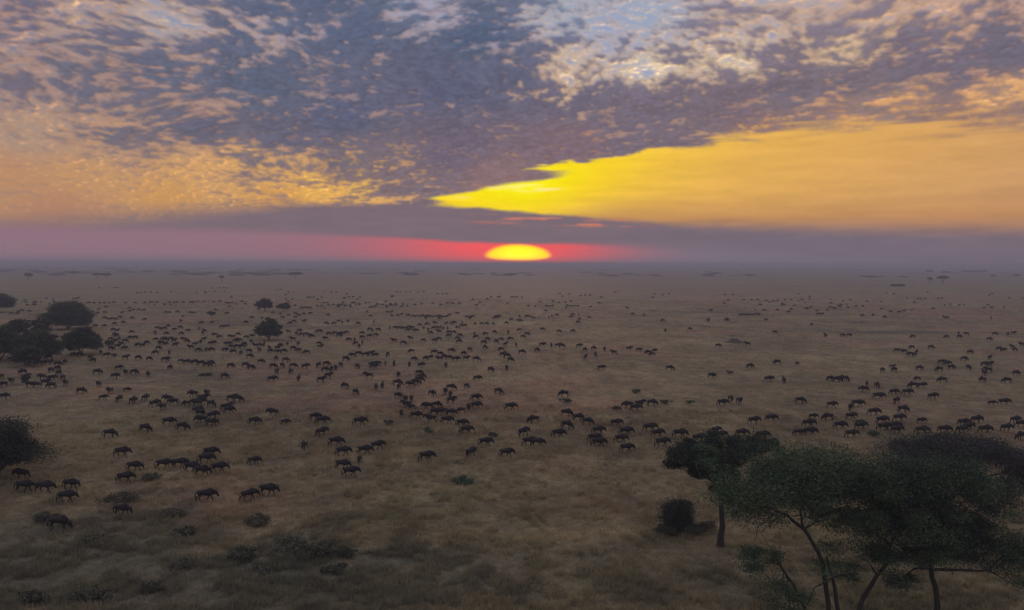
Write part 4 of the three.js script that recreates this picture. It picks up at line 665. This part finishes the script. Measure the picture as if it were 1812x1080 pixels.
tree({ at: [26.7, -48.6], name: 'acacia_tree', label: 'widest dark green acacia with a layered crown over one leaning trunk', group: 'acacias at lower right', seed: 23, per: 760, size: 0.12, spread: 0.42, ry: 1.5, slim: 0.75, tones: [...GREEN, ...DEEP, DEEP[0]],
  stems: [[[0, 0, 0, 0.27], [0.1, 2.2, 0, 0.22], [-0.3, 4, 0, 0.19], [-0.9, 5.4, 0, 0.15], [-1.6, 7.2, 0, 0.08]], [[-0.2, 3.9, 0, 0.13], [1.4, 4.0, 0.3, 0.1], [3.1, 4.0, 0.4, 0.08], [4.0, 5.0, 0.4, 0.06], [5.2, 5.4, 0.4, 0.03]], [[-0.6, 5.0, 0, 0.12], [0.6, 6.6, -0.2, 0.09], [1.6, 8, -0.3, 0.05]], [[3.1, 4.0, 0.4, 0.05], [4.3, 3.3, 0.5, 0.035], [5.4, 2.7, 0.5, 0.012]]],
  pads: [[-0.5, 9.8, -0.2, 3.3, 0.9, 2.6], [2.8, 8.9, 0, 1.9, 0.9, 1.8], [-3.8, 8.9, 0, 2.3, 1.0, 2.1], [-0.5, 8.1, 0.2, 3.2, 1.0, 2.4], [-2.3, 6.5, 0.3, 2.2, 1.0, 1.9], [1.2, 6.6, 0.2, 2.1, 0.9, 1.8], [0, 5.1, 0.3, 1.6, 0.7, 1.4, 0.8], [5.2, 5.4, 0.4, 1.9, 0.6, 1.5, 0.7], [3.8, 7.6, 0.2, 1.4, 0.7, 1.3, 0.55], [6.6, 4.4, 0.4, 1.3, 0.45, 1.1, 0.6], [-3.4, 4.6, 0.2, 1.4, 0.4, 1.2, 0.4], [3.2, 6.1, 0.2, 1.5, 0.6, 1.2, 0.6], [-4.6, 7.2, 0.2, 1.6, 0.8, 1.5, 0.8], [-1.2, 5.2, 0.4, 1.6, 0.7, 1.4, 0.8], [2.0, 5.0, 0.3, 1.5, 0.6, 1.2, 0.7], [-2.6, 3.6, 0.4, 1.3, 0.4, 1.1, 0.5], [4.4, 4.4, 0.5, 1.4, 0.5, 1.2, 0.6], [5.4, 3.4, 0.5, 1.2, 0.4, 1.0, 0.4]] });
tree({ at: [44.5, -75], name: 'acacia_tree', label: 'greyish thin-leaved umbrella acacia behind the other three', group: 'acacias at lower right', seed: 24, per: 420, size: 0.15, spread: 0.46, ry: 1.2, slim: 0.8, tones: [...GREY, GREY[0], DEEP[1]],
  stems: [[[0, 0, 0, 0.24], [-0.3, 1.8, 0, 0.2], [-0.8, 3.4, 0, 0.14], [-1.8, 5.0, 0, 0.06]], [[-0.2, 1.6, 0, 0.14], [1.8, 2.8, 0, 0.1], [4, 3.6, 0, 0.04]], [[-0.3, 1.8, 0, 0.14], [-2.8, 3.6, 0, 0.09], [-5.4, 4.6, 0, 0.04]]],
  pads: [[-1.9, 5.7, 0, 3.7, 0.5, 3.2], [-6.0, 5.2, 0.2, 2.6, 0.45, 2.2], [-4.8, 4.6, 0.5, 2.6, 0.4, 2.0, 0.8], [2.4, 4.6, 0, 3.0, 0.5, 2.6], [5.6, 3.2, 0.2, 2.5, 0.6, 2.2], [0.2, 4.4, 0.4, 2.8, 0.45, 2.2, 0.8], [4.6, 2.4, 0.6, 2.0, 0.5, 1.6, 0.6]] });
// bushes round the straight trunk
function bush({ at, w, h, name = 'bush', label, category = 'bush', group, seed, per = 90, size = 0.13, tones = OLIVE, upright = 0, n = 9, fluff = 0 }) {
  const rand = rng(seed), o = new THREE.Group(), pads = [], stems = [];
  for (let i = 0; i < n; i++) {
    const a = rand() * 6.283, lift = upright ? 0.12 + 0.72 * rand() : 0.45 + 0.4 * rand(), d = Math.sqrt(rand()) * w * 0.36 * (upright ? 0.25 + 0.85 * lift : 1), x = Math.cos(a) * d, z = Math.sin(a) * d * 0.85, top = h * lift * (1 - 0.35 * d / (w * 0.5));
    pads.push([x, top, z, w * (upright ? 0.14 : 0.2) * (0.7 + 0.6 * rand()), Math.max(0.12, h * (upright ? 0.34 : 0.26)), w * 0.2 * (0.7 + 0.6 * rand())]);
    const p = twist([V(x * 0.15, -0.03, z * 0.15), V(x * 0.6, top * 0.55, z * 0.6), V(x, top, z)], rand, 0.15); stems.push(limb(p, p.map((_, k) => (0.02 + h * 0.012) * (1 - 0.7 * k / (p.length - 1))), 4));
  }
  part(o, 'stems', mergeGeometries(stems), bark); part(o, 'foliage', leaves(pads, per, size, tones, rand, fluff || Math.min(0.5, 0.1 + w * 0.06)).g, leafGreen);
  o.position.set(at[0], 0, at[1]); return tag(o, name, label, category, group);
}
bush({ at: [14.4, -67], w: 3.3, h: 2.8, upright: 1, size: 0.11, fluff: 0.55, name: 'upright_bush', label: 'upright broom-shaped dark bush left of the straight acacia trunk', seed: 31, per: 420, n: 30, tones: [...DEEP, OLIVE[1]] });
bush({ at: [13.2, -66.3], w: 2.6, h: 0.8, name: 'low_shrub', label: 'low leafy skirt at the left foot of the broom-shaped bush', category: 'shrub', group: 'low shrubs in the foreground grass', seed: 32, per: 180 });
bush({ at: [16.2, -66.6], w: 3.2, h: 0.9, name: 'low_shrub', label: 'low leafy shrub between the broom-shaped bush and the straight trunk', category: 'shrub', group: 'low shrubs in the foreground grass', seed: 33, per: 180 });
bush({ at: [-55, -81.6], w: 9.6, h: 6.6, name: 'bush', label: 'big dark bush cut off by the left edge, wildebeest beside it', seed: 34, per: 420, size: 0.18, n: 22, tones: DEEP });
bush({ at: [-56.4, -78.8], w: 3.8, h: 1.1, name: 'low_shrub', label: 'low shrub under the big bush at the left edge', category: 'shrub', group: 'low shrubs in the foreground grass', seed: 35, per: 180, tones: DEEP });
// low shrubs in the foreground grass
[[-38.2, -82.3, 2.2, 0.6, SCRUB, 'small purplish grey shrub right of the wildebeest below the left-edge bush'], [-37.6, -74.6, 3.2, 0.8, OLIVE, 'shrub in the tall grass right behind the pale wildebeest at lower left'], [-41.4, -69.2, 2.6, 0.7, DUSK, 'dark shrub just left of the lowest wildebeest at lower left'], [-34.4, -63.4, 2.6, 0.5, SCRUB, 'flat shrub below the lowest wildebeest at lower left'],
  [-30.9, -70.3, 2.4, 0.6, SCRUB, 'grey shrub right of the pale wildebeest at lower left'], [-27.4, -65.4, 1.8, 0.7, DUSK, 'small dark shrub up and left of the big foreground thicket'], [-22.3, -68.4, 3.2, 0.6, SCRUB, 'grey shrub below the nearest open trio of wildebeest'], [-17.2, -61, 4.6, 1.3, DUSK, 'left half of the big green foreground thicket'], [-14.6, -60.6, 3.6, 1.1, DUSK, 'right half of the big green foreground thicket'],
  [-12.7, -60.8, 1.6, 0.7, DUSK, 'small dark shrub right of the big foreground thicket'], [-18.2, -57.6, 2.4, 0.5, SCRUB, 'grey shrub just below the big foreground thicket'], [-13.2, -57.5, 1.8, 0.5, DUSK, 'dark shrub under the right end of the big foreground thicket'], [-21, -60.5, 2.8, 0.7, DUSK, 'dark shrub left of the big foreground thicket'], [-28.6, -52.9, 2.6, 0.7, DUSK, 'dark shrub near the bottom edge, lower left'], [-32.5, -52.2, 2.2, 0.6, DUSK, 'dark shrub in the bottom left corner'],
  [-24.7, -58.4, 2.0, 0.5, SCRUB, 'grey shrub midway between bottom edge and tall grass, lower left'], [-25.2, -54.6, 2.2, 0.5, DUSK, 'dark shrub second from the bottom left corner along the bottom edge'], [-5, -81.6, 2.6, 0.5, GREEN, 'green patch of low shrub right of the lower centre bunch'], [19.4, -61.2, 1.6, 0.6, DUSK, 'small shrub in front of the multi-stemmed acacia crown']]
  .forEach(([x, z, w, h, tones, label], i) => bush({ at: [x, z], w, h, tones, label, name: 'low_shrub', category: 'shrub', group: 'low shrubs in the foreground grass', seed: 50 + i, per: 80, size: 0.16, n: 9 }));
[[-11.4, -105.8, 'beside the wildebeest row under the central cluster'], [-17.5, -111.3, 'lowest left of the central cluster'], [22.1, -139.7, 'above the isolated foursome'], [16.4, -122.8, 'below and left of the isolated foursome'], [8.9, -130.2, 'under the lone grazer right of the sun'], [25.5, -128.4, 'right beside the isolated foursome'], [29.2, -128.5, 'second right of the isolated foursome'], [45.7, -164.8, 'alone in open grass high above the single-trunk tree'], [48.9, -105, 'just above the grey umbrella acacia'], [-2.6, -103.2, 'above the pair nearest below the sun']]
  .forEach(([x, z, where], i) => bush({ at: [x, z], w: 1.5 + (i % 3) * 0.4, h: 0.7, tones: i % 2 ? OLIVE : GREEN, label: 'small round green bush ' + where, name: 'small_bush', category: 'bush', group: 'small bushes dotted over the plain', seed: 80 + i, per: 70, size: 0.16, n: 5 }));
// trees in the middle distance: dome of pads on a short forked trunk
const MIXED = [...DEEP, GREEN[0], GREEN[2]];
function dome({ at, w, h, label, name = 'round_tree', group, seed, flat = 0.5, tones = MIXED, per = 60, size = 0.3, trunk = 0.3, lean = 0, pad = 0.2 }) {
  const rand = rng(seed), pads = [], n = 16, r = w / 2, base = h * trunk;
  for (let i = 0; i < n; i++) { const a = i * 2.4 + rand(), d = Math.sqrt((i + 0.5) / n) * 0.8, x = Math.cos(a) * d * r, z = Math.sin(a) * d * r * 0.9, y = base + (h - base) * (flat + (0.86 - flat) * (1 - d * d) + (rand() - 0.5) * 0.14); pads.push([x + lean * y, y, z, r * (0.3 + rand() * 0.16), (h - base) * pad, r * (0.3 + rand() * 0.16)]); if (flat < 0.6 && d < 0.75) pads.push([x + lean * y, base + (y - base) * 0.5, z, r * 0.34, (h - base) * 0.2, r * 0.34]); }
  const t = 0.028 * h + 0.06;
  return tree({ at, name, label, group, seed, per, size, tones, spread: w * 0.042, pads, stems: [[[0, 0, 0, t], [0.1, base * 0.6, 0, t * 0.85], [lean * base, base * 1.1, 0.1, t * 0.7], [lean * h, base + (h - base) * 0.5, 0, t * 0.3]], [[0.1, base * 0.6, 0, t * 0.6], [r * 0.35, base + (h - base) * 0.4, 0, t * 0.25]], [[0.1, base * 0.6, 0, t * 0.6], [-r * 0.35, base + (h - base) * 0.4, 0.2, t * 0.25]]] });
}
const LEFT = 'trees in the left clump';
dome({ at: [-152.3, -269.5], w: 14.5, h: 9, seed: 101, flat: 0.08, trunk: 0.04, per: 150, group: LEFT, label: 'broad dome-shaped tree, tallest and farthest of the left clump' });
dome({ at: [-109.5, -181.5], w: 9.5, h: 7, seed: 102, flat: 0.1, trunk: 0.06, per: 120, group: LEFT, label: 'wide green tree in the middle of the left clump' });
dome({ at: [-107.4, -195.2], w: 9.2, h: 6.4, seed: 103, flat: 0.15, trunk: 0.08, per: 120, group: LEFT, label: 'rounded dark tree at the right end of the left clump' });
dome({ at: [-119.7, -183.4], w: 10.5, h: 7.4, seed: 104, flat: 0.1, trunk: 0.06, per: 120, group: LEFT, label: 'tree at the left edge of the photo in the left clump' });
dome({ at: [-107, -172.5], w: 6.2, h: 4.6, seed: 105, flat: 0.15, trunk: 0.06, per: 90, group: LEFT, label: 'low dense tree in front of the left clump' });
dome({ at: [-143, -227], w: 7, h: 6.4, seed: 106, flat: 0.3, trunk: 0.2, per: 80, group: LEFT, label: 'small crown rising behind the left clump, nearer the edge' });
dome({ at: [-139, -232], w: 6, h: 6.4, seed: 107, flat: 0.3, trunk: 0.2, per: 80, group: LEFT, label: 'small crown rising behind the left clump, nearer the dome tree' });
dome({ at: [-235, -359], w: 14, h: 8, seed: 108, flat: 0.25, trunk: 0.12, per: 90, label: 'dark tree cut by the left edge above the left clump' });
dome({ at: [-117.8, -374.5], w: 8, h: 6, seed: 109, flat: 0.15, trunk: 0.12, per: 90, group: 'two trees side by side, left of centre', label: 'taller left one of two trees standing side by side' });
dome({ at: [-108.8, -375], w: 6.6, h: 3.9, seed: 110, flat: 0.25, trunk: 0.16, per: 90, group: 'two trees side by side, left of centre', label: 'lower right one of two trees standing side by side' });
dome({ at: [-72.6, -234.3], w: 8, h: 6.3, seed: 111, flat: 0.1, trunk: 0.07, lean: 0.12, per: 130, label: 'lone round tree with a lopsided crown among the herd' });
bush({ at: [-110.6, -215.3], w: 3.2, h: 1.7, seed: 112, tones: DEEP, per: 120, size: 0.26, label: 'grey-green bush just right of the left clump' });
bush({ at: [-129.2, -337.6], w: 4, h: 2.2, seed: 113, tones: DEEP, per: 120, size: 0.3, label: 'single bush between left clump and the two paired trees' });
bush({ at: [-62.3, -159.7], w: 3.0, h: 0.45, seed: 114, tones: DUSK, per: 50, size: 0.2, label: 'flat dark scrub patch below the even grazing line' });
// flat-topped trees far out on the plain
[[-595.8, -970.9, 9, 8.5, 'funnel-shaped tree farthest left on the hazy plain'], [-569.9, -1083, 11, 7.5, 'left one of the close pair of far flat trees, upper left'], [-558.5, -1085, 12, 7, 'right one of the close pair of far flat trees, upper left'], [-349.3, -947.8, 6.5, 7, 'small upright far tree between the pair and the umbrella tree'], [-311, -1129.7, 16, 8.5, 'umbrella tree alone on the hazy plain left of the sun'],
  [507.8, -958.6, 7, 7.6, 'narrower left one of two far trees on the right'], [525, -960.4, 11.5, 9, 'wide flat right one of two far trees on the right'], [1094, -2070, 21, 9, 'first of five faint crowns below the right horizon'], [1076, -1957, 19, 7, 'second of five faint crowns below the right horizon'], [1209.8, -2101, 19, 7.5, 'third of five faint crowns below the right horizon'], [1236.6, -2108, 19, 8, 'fourth of five faint crowns below the right horizon'], [1263.6, -2116, 18, 9, 'last of five faint crowns below the right horizon'],
  [-749.7, -1349.8, 13, 6.5, 'faint small crown above the far flat pair, upper left'], [848, -1389.5, 9, 5.5, 'faint tree right of the two far trees'], [936, -1462, 12, 6, 'faint tree at the right edge near the horizon']]
  .forEach(([x, z, w, h, label], i) => dome({ at: [x, z], w, h, label, name: 'umbrella_tree', group: 'far umbrella trees on the plain', seed: 130 + i, flat: 0.62, pad: 0.34, trunk: i === 0 || i === 3 ? 0.25 : 0.42, per: 60, size: 0.5 }));
bush({ at: [417.6, -851.7], w: 13, h: 1.8, seed: 150, tones: DEEP, per: 160, size: 0.5, n: 12, label: 'long low thicket on the far plain left of the two far trees' });
// termite mound
{
  const g = new THREE.LatheGeometry([[3.1, -0.05], [2.7, 0.12], [1.9, 0.35], [1.3, 0.75], [0.85, 1.05], [0.35, 1.2], [0, 1.22]].map(([x, y]) => new THREE.Vector2(x, y)), 28), p = g.attributes.position;
  for (let i = 0; i < p.count; i++) { const x = p.getX(i), z = p.getZ(i), k = 1 + (noise(x * 1.3 + 5, z * 1.3 + 9) - 0.5) * 0.5; p.setXYZ(i, x * k, p.getY(i) * (0.8 + noise(x + 3, z + 8) * 0.4), z * k); }
  g.computeVertexNormals();
  const o = new THREE.Mesh(g, new THREE.MeshStandardMaterial({ name: 'termite earth', color: new THREE.Color(0.085, 0.07, 0.06), roughness: 0.95 })); o.position.set(65.9, 0, -232.4); tag(o, 'termite_mound', 'dark low termite mound on the plain right of centre', 'mound');
}
// scrub far out, a dark fringe below the horizon
{
  const rand = rng(160), { g } = leaves([[0, 1.1, 0, 2.2, 0.9, 2.2], [1.6, 0.8, 0.4, 1.4, 0.7, 1.4], [-1.5, 0.8, -0.3, 1.5, 0.7, 1.5]], 26, 0.9, DEEP, rand, 0.7), list = [];
  for (let i = 0; i < 900; i++) {
    const d = 1500 + Math.pow(rand(), 1.2) * 4200, az = (rand() - 0.5) * 1.3, left = smooth(0.1, -0.35, az), band = fbm(az * 14 + 3, d / 420, 3);
    if (band < 0.6 - left * 0.14) continue; list.push([Math.sin(az) * d, -Math.cos(az) * d, 0.8 + rand() * 1.1 + left * 0.5, 0.5 + rand() * 0.7]);
  }
  const inst = new THREE.InstancedMesh(g, leafGreen, list.length), m = new THREE.Matrix4(), q = new THREE.Quaternion();
  list.forEach(([x, z, s, f], i) => inst.setMatrixAt(i, m.compose(V(x, 0, z), q.setFromAxisAngle(V(0, 1, 0), i * 1.7), V(s * 2.2, s * 0.6 * f, s * 2))));
  tag(inst, 'distant_scrub', 'dark scrub in hazy bands below the horizon', 'scrub', null, 'stuff');
}
// ---------------------------------------------------------------- evening haze over the plain
scene.fog = new THREE.FogExp2(new THREE.Color(0.76, 0.82, 1), 0.00052);
scene.traverse((o) => { if (o.isMesh) { o.castShadow = true; o.receiveShadow = true; } });
renderer.render(scene, camera);
